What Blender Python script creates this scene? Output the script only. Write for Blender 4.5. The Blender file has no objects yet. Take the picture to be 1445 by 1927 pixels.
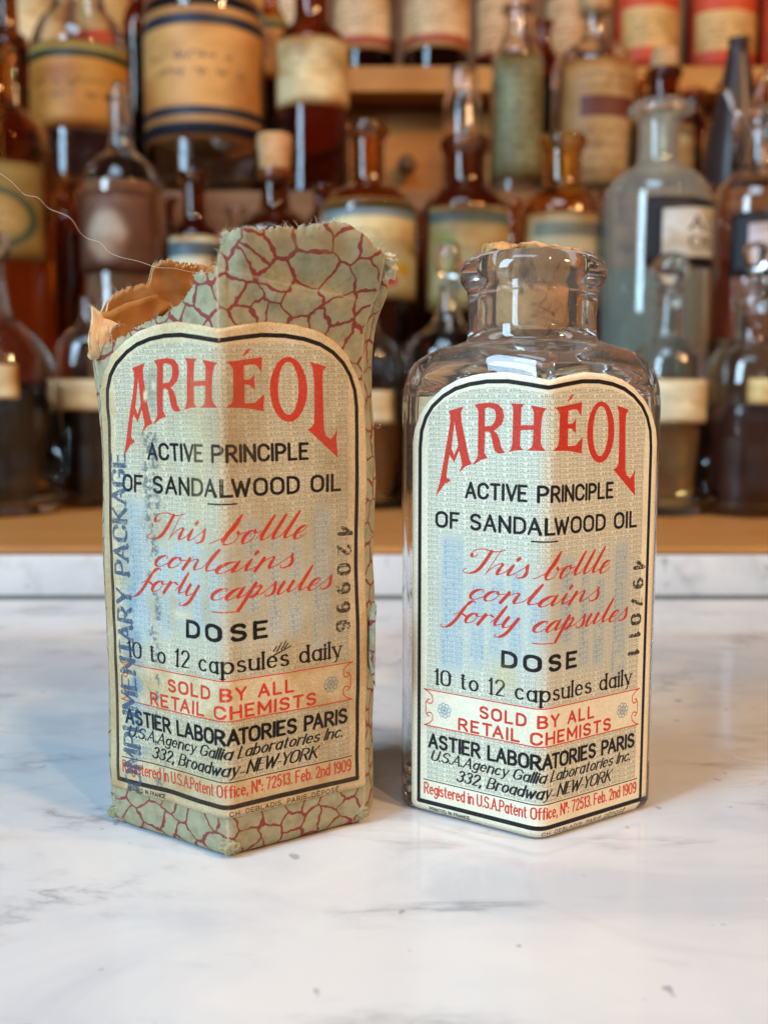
import bpy, bmesh, math, random
import numpy as np
from mathutils import Vector, noise
random.seed(7); RS=np.random.RandomState(11)
C=bpy.context.scene.collection
sc=bpy.context.scene
PI=math.pi; MM=.001

# ------------------------------------------------------------------ camera
FPX=1900.; CXP=722.5; CYP=963.5; CAMH=.078; TH=math.atan((CYP-740)/FPX)
cam=bpy.data.cameras.new('camera'); co=bpy.data.objects.new('camera',cam); C.objects.link(co)
co.location=(0,0,CAMH); co.rotation_euler=(PI/2-TH,0,0)
cam.sensor_fit='VERTICAL'; cam.sensor_height=36; cam.lens=FPX/1927*36
cam.clip_start=.01; cam.clip_end=50
cam.dof.use_dof=True; cam.dof.focus_distance=.178; cam.dof.aperture_fstop=16; cam.dof.aperture_blades=0
sc.camera=co
# ------------------------------------------------------------------ world and lamps
w=bpy.data.worlds.new('World'); sc.world=w; w.use_nodes=True
bg=w.node_tree.nodes['Background']; bg.inputs[0].default_value=(.60,.47,.36,1); bg.inputs[1].default_value=.055
def area(name,loc,target,sx,sy,power,col):
    l=bpy.data.lights.new(name,'AREA'); l.shape='RECTANGLE'; l.size=sx; l.size_y=sy; l.energy=power; l.color=col
    o=bpy.data.objects.new(name,l); C.objects.link(o); o.location=loc
    o.rotation_euler=(Vector(target)-Vector(loc)).to_track_quat('-Z','Y').to_euler(); return o
def azel(az,el,d,t=(0,.19,.05)):
    az=math.radians(az); el=math.radians(el)
    return (t[0]+d*math.sin(az)*math.cos(el), t[1]-d*math.cos(az)*math.cos(el), t[2]+d*math.sin(el))
area('window_light',azel(-54,30,1.15),(0,.22,.06),.30,.85,20,(.50,.76,1))
area('evening_light',azel(54,38,2.2),(0,.3,.06),.20,.20,27,(1,.56,.26))
area('upper_window_light',azel(-30,68,1.3),(0,.22,.06),.62,.34,6,(.50,.76,1))
for i,p in enumerate([(.32,-.35,.95),(.62,-.05,1.0)]):
    l=bpy.data.lights.new('ceiling_lamp','POINT'); l.energy=10; l.shadow_soft_size=.014; l.color=(1,.58,.25)
    o=bpy.data.objects.new('ceiling_lamp',l); C.objects.link(o); o.location=p
sc.view_settings.view_transform='Standard'; sc.view_settings.look='None'
sc.view_settings.exposure=-.15; sc.view_settings.gamma=1
sc.render.engine='CYCLES'
cy=sc.cycles; cy.use_denoising=True; cy.max_bounces=14; cy.transmission_bounces=12; cy.glossy_bounces=6; cy.diffuse_bounces=4
cy.transparent_max_bounces=8; cy.sample_clamp_indirect=45; cy.blur_glossy=.6
try: cy.denoiser='OPENIMAGEDENOISE'
except Exception: pass

# ------------------------------------------------------------------ measuring helpers (photo ray -> metres at distance Y)
def at(px,py,Y):
    x=(px-CXP)/FPX; y=-(py-CYP)/FPX
    r=Vector((x, math.cos(TH)+y*math.sin(TH), -math.sin(TH)+y*math.cos(TH)))
    return Vector((0,0,CAMH))+r*(Y/r.y)
def mpp(Y,z): return (Y*math.cos(TH)-(z-CAMH)*math.sin(TH))/FPX      # metres per photo pixel there

def obj(name,verts,faces,mat=None,parent=None,smooth=True,uvs=None):
    me=bpy.data.meshes.new(name); me.from_pydata([tuple(v) for v in verts],[],faces)
    if mat: me.materials.append(mat)
    if smooth: me.polygons.foreach_set('use_smooth',[True]*len(me.polygons))
    if uvs is not None:
        l=me.uv_layers.new(name='UVMap'); idx=np.zeros(len(me.loops),int); me.loops.foreach_get('vertex_index',idx)
        l.data.foreach_set('uv',np.asarray(uvs,float)[idx].ravel())
    me.update()
    o=bpy.data.objects.new(name,me); C.objects.link(o)
    if parent: o.parent=parent
    return o
def thing(name,label,cat,loc=(0,0,0),group=None):
    o=bpy.data.objects.new(name,None); C.objects.link(o); o.location=loc; o['label']=label; o['category']=cat
    o.empty_display_size=.01
    if group: o['group']=group
    return o
def hang(o,root):
    """parent o (built in world coordinates) under root placed at its base"""
    o.parent=root; o.matrix_parent_inverse=__import__('mathutils').Matrix.Translation(-root.location); return o

# ------------------------------------------------------------------ materials
class NT:
    def __init__(s,name):
        s.m=bpy.data.materials.new(name); s.m.use_nodes=True; s.t=s.m.node_tree; s.b=s.t.nodes['Principled BSDF']; s.o=s.t.nodes['Material Output']
    def n(s,ty,**k):
        x=s.t.nodes.new(ty)
        for a,b in k.items():
            if a.startswith('i_'): x.inputs[int(a[2:]) if a[2:].isdigit() else a[2:].replace('_',' ')].default_value=b
            else: setattr(x,a,b)
        return x
    def l(s,a,b): s.t.links.new(a,b)
    def ramp(s,src,stops,interp='LINEAR'):
        r=s.n('ShaderNodeValToRGB'); r.color_ramp.interpolation=interp
        e=r.color_ramp.elements
        while len(e)<len(stops): e.new(.5)
        for q,(p,c) in zip(e,stops): q.position=p; q.color=(c,c,c,1) if not hasattr(c,'__len__') else (*c,1)
        s.l(src,r.inputs[0]); return r.outputs[0]
    def mix(s,f,a,b,mode='MIX'):
        x=s.n('ShaderNodeMix',data_type='RGBA',blend_type=mode)
        for k,v in ((0,f),(6,a),(7,b)):
            if hasattr(v,'links'): s.l(v,x.inputs[k])
            else: x.inputs[k].default_value=v if k==0 else (*v,1)
        return x.outputs[2]
    def math(s,op,a,b=0.,c=0.,clamp=False):
        x=s.n('ShaderNodeMath',operation=op,use_clamp=clamp)
        for k,v in enumerate((a,b,c)):
            if hasattr(v,'links'): s.l(v,x.inputs[k])
            else: x.inputs[k].default_value=v
        return x.outputs[0]
    def coord(s,out='Object',scale=(1,1,1),rot=(0,0,0)):
        c=s.n('ShaderNodeTexCoord'); m=s.n('ShaderNodeMapping'); m.inputs['Scale'].default_value=scale; m.inputs['Rotation'].default_value=rot
        s.l(c.outputs[out],m.inputs[0]); return m.outputs[0]
    def noise(s,vec,scale,detail=4,rough=.55,dist=0.):
        x=s.n('ShaderNodeTexNoise'); s.l(vec,x.inputs['Vector']); x.inputs['Scale'].default_value=scale
        x.inputs['Detail'].default_value=detail; x.inputs['Roughness'].default_value=rough; x.inputs['Distortion'].default_value=dist; return x
    def bump(s,h,strength,dist):
        x=s.n('ShaderNodeBump'); x.inputs['Strength'].default_value=strength; x.inputs['Distance'].default_value=dist
        s.l(h,x.inputs['Height']); s.l(x.outputs[0],s.b.inputs['Normal'])
    def base(s,c):
        if hasattr(c,'links'): s.l(c,s.b.inputs['Base Color'])
        else: s.b.inputs['Base Color'].default_value=(*c,1)
    def set(s,**k):
        for a,b in k.items(): s.b.inputs[a.replace('_',' ')].default_value=b

def glass(name,col,rough=.015,ior=1.5,dust=0.,wave=.12):
    n=NT(name); n.base(col); n.set(Roughness=rough,IOR=ior); n.b.inputs['Transmission Weight'].default_value=1
    v=n.coord('Object'); ns=n.noise(v,1500,4,.7)
    wav=n.noise(v,90,2,.5)
    n.bump(wav.outputs[0],wave,.0006)
    if dust:
        d=n.n('ShaderNodeBsdfDiffuse'); d.inputs[0].default_value=(.75,.68,.6,1)
        f=n.ramp(ns.outputs[0],[(.60,0.),(.72,1.)])
        f=n.math('MULTIPLY_ADD',f,dust*2.2,dust*.35)
        mx=n.n('ShaderNodeMixShader'); n.l(f,mx.inputs[0]); n.l(n.b.outputs[0],mx.inputs[1]); n.l(d.outputs[0],mx.inputs[2]); n.l(mx.outputs[0],n.o.inputs[0])
    return n.m
def liquid(name,col,trans=0.,rough=.05):
    n=NT(name); n.base(col); n.set(Roughness=rough,IOR=1.36); n.b.inputs['Transmission Weight'].default_value=trans; return n.m
def wood(name,a,b,scale=1.,rough=.45,axis=(4,60,60)):
    n=NT(name); v=n.coord('Object',axis); x=n.noise(v,scale*3,6,.6,.4); y=n.noise(v,scale*14,3,.5)
    f=n.math('MULTIPLY_ADD',y.outputs[0],.35,n.math('MULTIPLY',x.outputs[0],.65)) 
    n.base(n.ramp(f,[(.35,a),(.65,b)])); n.set(Roughness=rough); n.bump(f,.25,.0006); return n.m

def marble(name,tint=(1,1,1)):
    n=NT(name); v=n.coord('Object')
    cloud=n.noise(n.coord('Object',(1,1.6,1),(0,0,-.4)),17,6,.62,.8)
    base=n.ramp(cloud.outputs[0],[(.36,(.58*tint[0],.60*tint[1],.62*tint[2])),(.47,(.66*tint[0],.67*tint[1],.67*tint[2])),(.62,(.73*tint[0],.725*tint[1],.70*tint[2]))])
    # broken grey veins running slightly askew
    vv=n.coord('Object',(1,2.2,1),(0,0,-.5)); a=n.noise(vv,12,8,.66,1.1)
    ridge=n.math('ABSOLUTE',n.math('SUBTRACT',a.outputs[0],.5))
    vein=n.ramp(ridge,[(0.,1.),(.006,.8),(.03,.30),(.07,0.)])
    g=n.noise(n.coord('Object',(1,1.8,1)),30,3,.55); gate=n.ramp(g.outputs[0],[(.49,0.),(.66,1.)])
    base=n.mix(n.math('MULTIPLY',n.math('MULTIPLY',vein,gate),.74),base,(.27,.28,.30))
    # fine long hairline veins
    vv2=n.coord('Object',(1,3.2,1),(0,0,-.1)); b=n.noise(vv2,3.2,3,.5,.35)
    r2=n.math('ABSOLUTE',n.math('SUBTRACT',b.outputs[0],.52)); v2=n.ramp(r2,[(0.,1.),(.0016,.8),(.0035,0.)])
    base=n.mix(n.math('MULTIPLY',v2,.10),base,(.38,.33,.30))
    # rust smudges
    vv3=n.coord('Object',(1,2.6,1),(0,0,.25)); c=n.noise(vv3,24,5,.6,1.2)
    r3=n.math('ABSOLUTE',n.math('SUBTRACT',c.outputs[0],.56)); v3=n.ramp(r3,[(0.,1.),(.02,.3),(.05,0.)])
    g3=n.noise(v,17,2,.5); gate3=n.ramp(g3.outputs[0],[(.53,0.),(.66,1.)])
    base=n.mix(n.math('MULTIPLY',n.math('MULTIPLY',v3,gate3),.62),base,(.52,.38,.28))
    # small dark flecks
    d=n.noise(v,150,2,.5); fl=n.ramp(d.outputs[0],[(.70,0.),(.73,1.)])
    base=n.mix(n.math('MULTIPLY',fl,.55),base,(.2,.21,.24))
    n.base(base); rn=n.noise(v,60,3,.5); n.l(n.ramp(rn.outputs[0],[(.3,.08),(.7,.19)]),n.b.inputs['Roughness'])
    n.b.inputs['Specular IOR Level'].default_value=.5
    return n.m

def image(name,arr):
    """arr: HxWx3 in sRGB 0..1, row 0 at the bottom"""
    h,wd,_=arr.shape; im=bpy.data.images.new(name,wd,h,alpha=False)
    a=np.ones((h,wd,4),np.float32); a[...,:3]=np.clip(arr,0,1); im.pixels.foreach_set(a.ravel()); im.pack(); return im
def printed(name,arr,rough=.6,bump=.3,bscale=1800,spec=.35,wr=0.):
    n=NT(name); t=n.n('ShaderNodeTexImage'); t.image=image(name,arr); t.extension='EXTEND'
    n.base(t.outputs[0]); n.set(Roughness=rough); n.b.inputs['Specular IOR Level'].default_value=spec
    ns=n.noise(n.coord('Object'),bscale,4,.6); w1=n.noise(n.coord('Object',(1,1,.6)),150,4,.55,.6); n.bump(n.math('MULTIPLY_ADD',w1.outputs[0],wr,ns.outputs[0]),bump,.00012); return n.m

# ------------------------------------------------------------------ a small stroke alphabet for the printing
def arc(cx,cy,rx,ry,a0,a1,n=12):
    return [(cx+rx*math.cos(math.radians(a)),cy+ry*math.sin(math.radians(a))) for a in np.linspace(a0,a1,n)]
F={}
F['A']=(.62,[[(0,0),(.31,1),(.62,0)],[(.12,.33),(.5,.33)]])
F['B']=(.54,[[(0,0),(0,1),(.25,1)]+arc(.25,.76,.24,.24,90,-90,8)+[(0,.52)],[(.25,.52)]+arc(.27,.26,.27,.26,90,-90,8)+[(0,0)]])
F['C']=(.58,[arc(.3,.7,.3,.3,10,180,9)+arc(.3,.3,.3,.3,180,350,9)])
F['D']=(.58,[[(0,0),(0,1),(.2,1)]+arc(.22,.64,.36,.36,90,0,6)+arc(.22,.36,.36,.36,0,-90,6)+[(0,0)]])
F['E']=(.48,[[(.48,1),(0,1),(0,0),(.48,0)],[(0,.52),(.4,.52)]])
F['F']=(.46,[[(.46,1),(0,1),(0,0)],[(0,.52),(.38,.52)]])
F['G']=(.6,[arc(.3,.7,.3,.3,15,180,9)+arc(.3,.3,.3,.3,180,360,9)+[(.6,.45),(.36,.45)]])
F['H']=(.56,[[(0,0),(0,1)],[(.56,0),(.56,1)],[(0,.5),(.56,.5)]])
F['I']=(.0,[[(0,0),(0,1)]])
F['K']=(.56,[[(0,0),(0,1)],[(.54,1),(0,.42)],[(.17,.58),(.56,0)]])
F['L']=(.46,[[(0,1),(0,0),(.46,0)]])
F['M']=(.7,[[(0,0),(0,1),(.35,.25),(.7,1),(.7,0)]])
F['N']=(.58,[[(0,0),(0,1),(.58,0),(.58,1)]])
F['O']=(.62,[arc(.31,.69,.31,.31,0,180,9)+arc(.31,.31,.31,.31,180,360,9)+[(.62,.69)]])
F['P']=(.52,[[(0,0),(0,1),(.25,1)]+arc(.25,.73,.27,.27,90,-90,9)+[(0,.46)]])
F['R']=(.56,[[(0,0),(0,1),(.25,1)]+arc(.25,.74,.27,.26,90,-90,9)+[(0,.48)],[(.25,.48),(.56,0)]])
F['S']=(.52,[arc(.26,.75,.25,.25,25,215,8)+[(.26,.52)]+arc(.26,.26,.26,.26,45,-155,9)])
F['T']=(.56,[[(0,1),(.56,1)],[(.28,1),(.28,0)]])
F['U']=(.56,[[(0,1),(0,.3)]+arc(.28,.29,.28,.29,180,360,9)+[(.56,1)]])
F['V']=(.6,[[(0,1),(.3,0),(.6,1)]])
F['W']=(.86,[[(0,1),(.22,0),(.43,.85),(.64,0),(.86,1)]])
F['Y']=(.58,[[(0,1),(.29,.48),(.58,1)],[(.29,.48),(.29,0)]])
F['É']=(.48,F['E'][1]+[[(.18,1.14),(.34,1.3)]])
X=.66
F['a']=(.42,[arc(.21,.33,.21,.33,50,310,10),[(.42,X),(.42,0)]])
F['b']=(.44,[[(0,1),(0,0)],arc(.22,.33,.22,.33,150,-150,12)])
F['c']=(.4,[arc(.22,.33,.22,.33,45,315,12)])
F['d']=(.44,[[(.44,1),(.44,0)],arc(.22,.33,.22,.33,30,330,12)])
F['e']=(.44,[[(.02,.36),(.43,.36)]+arc(.22,.33,.22,.33,6,312,12)])
F['f']=(.3,[arc(.27,.82,.15,.18,80,180,5)+[(.12,0)],[(0,X),(.28,X)]])
F['g']=(.42,[arc(.21,.35,.21,.31,40,320,10),[(.42,X),(.42,-.1)]+arc(.21,-.1,.21,.2,0,-160,7)])
F['h']=(.42,[[(0,1),(0,0)],arc(.21,.44,.21,.22,170,0,7)+[(.42,0)]])
F['i']=(.0,[[(0,X),(0,0)],[(0,.86),(0,.9)]])
F['l']=(.0,[[(0,1),(0,0)]])
F['n']=(.42,[[(0,X),(0,0)],arc(.21,.44,.21,.22,170,0,7)+[(.42,0)]])
F['o']=(.44,[arc(.22,.33,.22,.33,0,360,16)])
F['p']=(.44,[[(0,X),(0,-.34)],arc(.22,.33,.22,.33,150,-150,12)])
F['r']=(.28,[[(0,X),(0,0)],arc(.22,.42,.22,.24,165,60,5)])
F['s']=(.36,[arc(.18,.5,.16,.16,35,225,7)+arc(.18,.17,.18,.17,50,-150,8)])
F['t']=(.28,[[(.11,.9),(.11,.14)]+arc(.24,.13,.13,.13,180,290,4),[(0,X),(.27,X)]])
F['u']=(.42,[[(0,X),(0,.22)]+arc(.21,.22,.21,.22,180,350,7),[(.42,X),(.42,0)]])
F['w']=(.62,[[(0,X),(.16,0),(.31,.55),(.46,0),(.62,X)]])
F['y']=(.42,[[(0,X),(.22,.03)],[(.43,X),(.14,-.26),(.03,-.3)]])
F['0']=(.5,[arc(.25,.7,.25,.3,0,180,8)+arc(.25,.3,.25,.3,180,360,8)+[(.5,.7)]])
F['1']=(.14,[[(0,.84),(.13,1),(.13,0)]])
F['2']=(.46,[arc(.23,.74,.22,.26,165,-25,9)+[(.02,0),(.47,0)]])
F['3']=(.46,[arc(.22,.76,.21,.24,150,-80,8)+arc(.22,.27,.24,.27,80,-155,10)])
F['4']=(.5,[[(.38,0),(.38,1),(0,.3),(.5,.3)]])
F['5']=(.46,[[(.42,1),(.08,1),(.04,.56)]+arc(.21,.32,.24,.32,110,-150,10)])
F['6']=(.48,[arc(.26,.5,.26,.5,60,180,7)+arc(.25,.29,.24,.29,180,520,14)])
F['7']=(.46,[[(0,1),(.46,1),(.16,0)]])
F['9']=(.48,[arc(.24,.7,.23,.29,0,360,13)+arc(.22,.5,.26,.5,0,-120,8)])
F['.']=(.0,[[(0,.03),(0,.05)]]); F[',']=(.05,[[(.04,.06),(0,-.14)]]); F['-']=(.24,[[(0,.36),(.24,.36)]])
F['_']=(.34,[[(0,.12),(.34,.12)]]); F[':']=(.0,[[(0,.05),(0,.09)],[(0,.42),(0,.46)]]); F['º']=(.2,[arc(.1,.85,.1,.14,0,360,9),[(0,.6),(.2,.6)]])
# copperplate hand: upright skeletons, slanted when drawn. x-height .46
SF={}
def bez(p0,p1,p2,p3,n=9):
    return [tuple((1-t)**3*np.array(p0)+3*(1-t)**2*t*np.array(p1)+3*(1-t)*t*t*np.array(p2)+t**3*np.array(p3)) for t in np.linspace(0,1,n)]
SX=.46
SF['T']=(.50,[bez((-.12,.72),(-.22,.98),(.1,1.0),(.26,.93))+bez((.26,.93),(.4,.88),(.55,.9),(.66,1.0)),bez((-.12,.72),(-.14,.58),(.06,.6),(.02,.76)),bez((.34,.9),(.3,.5),(.36,.05),(.1,-.02))+bez((.1,-.02),(-.05,-.06),(-.2,.05),(-.06,.16),6)])
SF['h']=(.44,[[(-.02,0),(.03,1)],bez((.0,.1),(.06,.4),(.3,.62),(.27,.36))+bez((.27,.36),(.24,.05),(.24,-.06),(.44,.16))])
SF['i']=(.24,[bez((-.04,.14),(.02,.3),(.06,.4),(.08,SX),4)+bez((.08,SX),(.04,.1),(.04,-.08),(.24,.16)),[(.13,.74),(.1,.67)]])
SF['s']=(.30,[bez((-.06,.12),(.04,.3),(.14,.44),(.16,.52),5)+bez((.16,.52),(.14,.38),(.3,.2),(.2,.04))+bez((.2,.04),(.12,-.05),(.0,-.02),(.03,.1),5)])
SF['b']=(.40,[bez((-.2,.02),(.1,.3),(.2,.6),(.13,1.0))+bez((.13,1.0),(.06,.6),(.0,.3),(.05,.08))+bez((.05,.08),(.12,-.1),(.34,.06),(.3,.34))+bez((.3,.34),(.3,.44),(.22,.46),(.24,.38),5)+bez((.24,.38),(.28,.3),(.34,.34),(.42,.4),5)])
SF['o']=(.36,[bez((.24,.42),(-.0,.56),(-.04,-.02),(.1,0.))+bez((.1,0.),(.26,.0),(.32,.36),(.22,.44))+bez((.22,.44),(.2,.34),(.3,.32),(.38,.38),5)])
SF['t']=(.26,[bez((-.04,.14),(.04,.4),(.1,.6),(.12,.92),5)+bez((.12,.92),(.06,.2),(.0,-.1),(.26,.16))])
SF['l']=(.26,[bez((-.04,.14),(.08,.5),(.12,.8),(.13,1.0),5)+bez((.13,1.0),(.06,.2),(.0,-.1),(.26,.16))])
SF['e']=(.30,[bez((-.04,.14),(.2,.2),(.3,.44),(.18,.47))+bez((.18,.47),(.0,.42),(-.02,0),(.12,0))+bez((.12,0),(.2,.0),(.26,.1),(.32,.18),5)])
SF['c']=(.28,[bez((.22,.36),(.26,.44),(.2,.48),(.16,.46),4)+bez((.16,.46),(-.02,.4),(-.04,0),(.12,0))+bez((.12,0),(.2,.0),(.24,.1),(.3,.18),5)])
SF['n']=(.44,[[(.06,SX),(.0,0)],bez((.0,.1),(.06,.4),(.3,.62),(.27,.36))+bez((.27,.36),(.24,.05),(.24,-.06),(.44,.16))])
SF['a']=(.40,[bez((.26,.4),(.1,.56),(-.06,.2),(.02,.04))+bez((.02,.04),(.08,-.06),(.22,.1),(.28,.44))+bez((.28,.44),(.22,.1),(.22,-.08),(.40,.16))])
SF['f']=(.30,[bez((.36,.86),(.34,1.04),(.2,1.0),(.16,.76))+bez((.16,.76),(.1,.4),(.14,-.1),(-.04,-.3))+bez((-.04,-.3),(-.12,-.38),(-.3,-.3),(-.2,-.2),5),[(-.04,.3),(.1,.42),(.3,.28)]])
SF['r']=(.30,[[(.06,SX),(.0,0)],bez((.0,.1),(.06,.4),(.16,.56),(.24,.42))+[(.3,.4)]])
SF['y']=(.42,[bez((.04,SX),(-.02,.1),(.02,-.06),(.14,.04))+bez((.14,.04),(.24,.14),(.26,.3),(.3,SX)),bez((.3,SX),(.24,.1),(.28,-.3),(.08,-.42))+bez((.08,-.42),(-.02,-.46),(-.1,-.36),(-.02,-.3),5)])
SF['p']=(.42,[bez((-.06,.1),(.02,.3),(.06,.45),(.09,.56),4)+[(.0,-.44)],bez((.0,.1),(.06,.4),(.3,.62),(.27,.3))+bez((.27,.3),(.24,.0),(.1,-.04),(.08,.08),6)+bez((.3,.1),(.34,.1),(.38,.12),(.44,.2),4)])
SF['u']=(.44,[bez((.05,SX),(-.02,.1),(.02,-.06),(.12,.02))+bez((.12,.02),(.22,.14),(.26,.3),(.29,SX)),bez((.29,SX),(.24,.1),(.24,-.08),(.44,.16))])

KERN={'LA':.06,'AT':.16,'TA':.16,'LW':.22,'LT':.2,'PA':.14,'FA':.1,'EW':.14,'DA':.05,'TO':.08,'AG':.06,'RA':.05,'VE':.06,'La':.12,'W-':.1,'-Y':.12,'YO':.1,'NE':.0,'PR':.0,'RT':.06}
class Sheet:
    """coverage layers of one printed sheet, in mm"""
    def __init__(s,x0,x1,y0,y1,ppm):
        s.x0,s.y0,s.p=x0,y0,ppm; s.W=int((x1-x0)*ppm); s.H=int((y1-y0)*ppm); s.x1,s.y1=x1,y1
        s.X=(np.arange(s.W)+.5)/ppm+x0; s.Y=(np.arange(s.H)+.5)/ppm+y0
    def layer(s): return np.zeros((s.H,s.W),np.float32)
    def seg(s,L,a,b,ra,rb):
        m=max(ra,rb)+1.5/s.p
        i0=max(0,int((min(a[0],b[0])-m-s.x0)*s.p)); i1=min(s.W,int((max(a[0],b[0])+m-s.x0)*s.p)+1)
        j0=max(0,int((min(a[1],b[1])-m-s.y0)*s.p)); j1=min(s.H,int((max(a[1],b[1])+m-s.y0)*s.p)+1)
        if i1<=i0 or j1<=j0: return
        x=s.X[i0:i1][None,:]; y=s.Y[j0:j1][:,None]; dx,dy=b[0]-a[0],b[1]-a[1]; q=dx*dx+dy*dy
        t=np.clip(((x-a[0])*dx+(y-a[1])*dy)/q,0,1) if q>1e-9 else 0*x*y
        d=np.hypot(x-a[0]-t*dx,y-a[1]-t*dy); r=ra+(rb-ra)*t
        np.maximum(L[j0:j1,i0:i1],np.clip((r-d)*s.p+.5,0,1),out=L[j0:j1,i0:i1])
    def line(s,L,pts,r):
        for a,b in zip(pts[:-1],pts[1:]): s.seg(L,a,b,r,r)
    def poly(s,L,pts,sub=False):
        pts=np.array(pts,float); x0,y0=pts.min(0); x1,y1=pts.max(0)
        i0=max(0,int((x0-s.x0)*s.p)-1); i1=min(s.W,int((x1-s.x0)*s.p)+2); j0=max(0,int((y0-s.y0)*s.p)-1); j1=min(s.H,int((y1-s.y0)*s.p)+2)
        acc=0
        for ox,oy in ((-.25,-.25),(.25,-.25),(-.25,.25),(.25,.25)):
            x=(s.X[i0:i1]+ox/s.p)[None,:]; y=(s.Y[j0:j1]+oy/s.p)[:,None]; ins=np.zeros((j1-j0,i1-i0),bool)
            for (ax,ay),(bx,by) in zip(pts,np.roll(pts,-1,0)):
                if ay==by: continue
                ins^=((ay>y)!=(by>y))&(x<(bx-ax)*(y-ay)/(by-ay)+ax)
            acc=acc+ins*.25
        v=L[j0:j1,i0:i1]
        if sub: np.minimum(v,1-acc,out=v)
        else: np.maximum(v,acc,out=v)
    def text(s,L,txt,u0,u1,v,cap,thick,thin=None,slant=0.,gap=.26,space=.42,font=F,serif=0.,rot=False,jit=0.,shift=0.):
        thin=thick if thin is None else thin
        adv=0; items=[]; prev=''
        for ch in txt:
            if ch==' ': adv+=space; prev=''; continue
            if font is F and prev+ch in KERN: adv-=KERN[prev+ch]
            wd,st=font[ch]; items.append((adv,st)); adv+=wd+gap; prev=ch
        adv-=gap; k=(u1-u0)/(adv*cap) if adv else 1
        for x0,st in items:
            for S in st:
                P=[]
                for (x,y) in S:
                    X_=(x0+x)*k*cap+slant*y*cap; Y_=y*cap
                    if rot: P.append((v+Y_+shift*(X_)/(u1-u0),u0-X_) if rot==1 else (v-Y_+shift*X_/(u1-u0),u0+X_))
                    else: P.append((u0+X_,v+Y_))
                R=[]
                for a,b in zip(S[:-1],S[1:]):
                    dx,dy=(b[0]-a[0]),(b[1]-a[1]); l=math.hypot(dx,dy) or 1
                    f=abs(dy)/l
                    if font is SF: f=max(0,-dy/l)**1.3
                    elif thin!=thick and abs(dx)>.25*l and dy*dx>0 and len(S)<7: f*=.35
                    R.append(thin+(thick-thin)*f)
                rr=[R[0]]+[(p+q)/2 for p,q in zip(R[:-1],R[1:])]+[R[-1]]
                for i in range(len(P)-1): 
                    if len(S)<7: s.seg(L,P[i],P[i+1],R[i]/2,R[i]/2)
                    else: s.seg(L,P[i],P[i+1],rr[i]/2,rr[i+1]/2)
                if serif:
                    for e,nb in ((0,1),(-1,-2)):
                        a,b=S[e],S[nb]
                        if abs(b[1]-a[1])>2.2*abs(b[0]-a[0]) and abs(b[1]-a[1])>.15:
                            d=serif*cap; q=P[e]
                            if rot: s.seg(L,(q[0],q[1]-d),(q[0],q[1]+d),thin/2,thin/2)
                            else: s.seg(L,(q[0]-d,q[1]),(q[0]+d,q[1]),thin*.6,thin*.6)
def smooth_noise(H,W,cell,seed):
    r=np.random.RandomState(seed); a=r.rand(H//cell+3,W//cell+3)
    y=np.arange(H)/cell; x=np.arange(W)/cell; yi=y.astype(int); xi=x.astype(int); fy=(y-yi)[:,None]; fx=(x-xi)[None,:]
    fy=fy*fy*(3-2*fy); fx=fx*fx*(3-2*fx)
    return ((a[yi][:,xi]*(1-fx)+a[yi][:,xi+1]*fx)*(1-fy)+(a[yi+1][:,xi]*(1-fx)+a[yi+1][:,xi+1]*fx)*fy).astype(np.float32)
def fbm(H,W,cell,seed,oct=4):
    s=0;amp=1;t=0
    for k in range(oct):
        s=s+amp*smooth_noise(H,W,max(2,cell>>k),seed+k); t+=amp; amp*=.55
    return s/t

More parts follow.
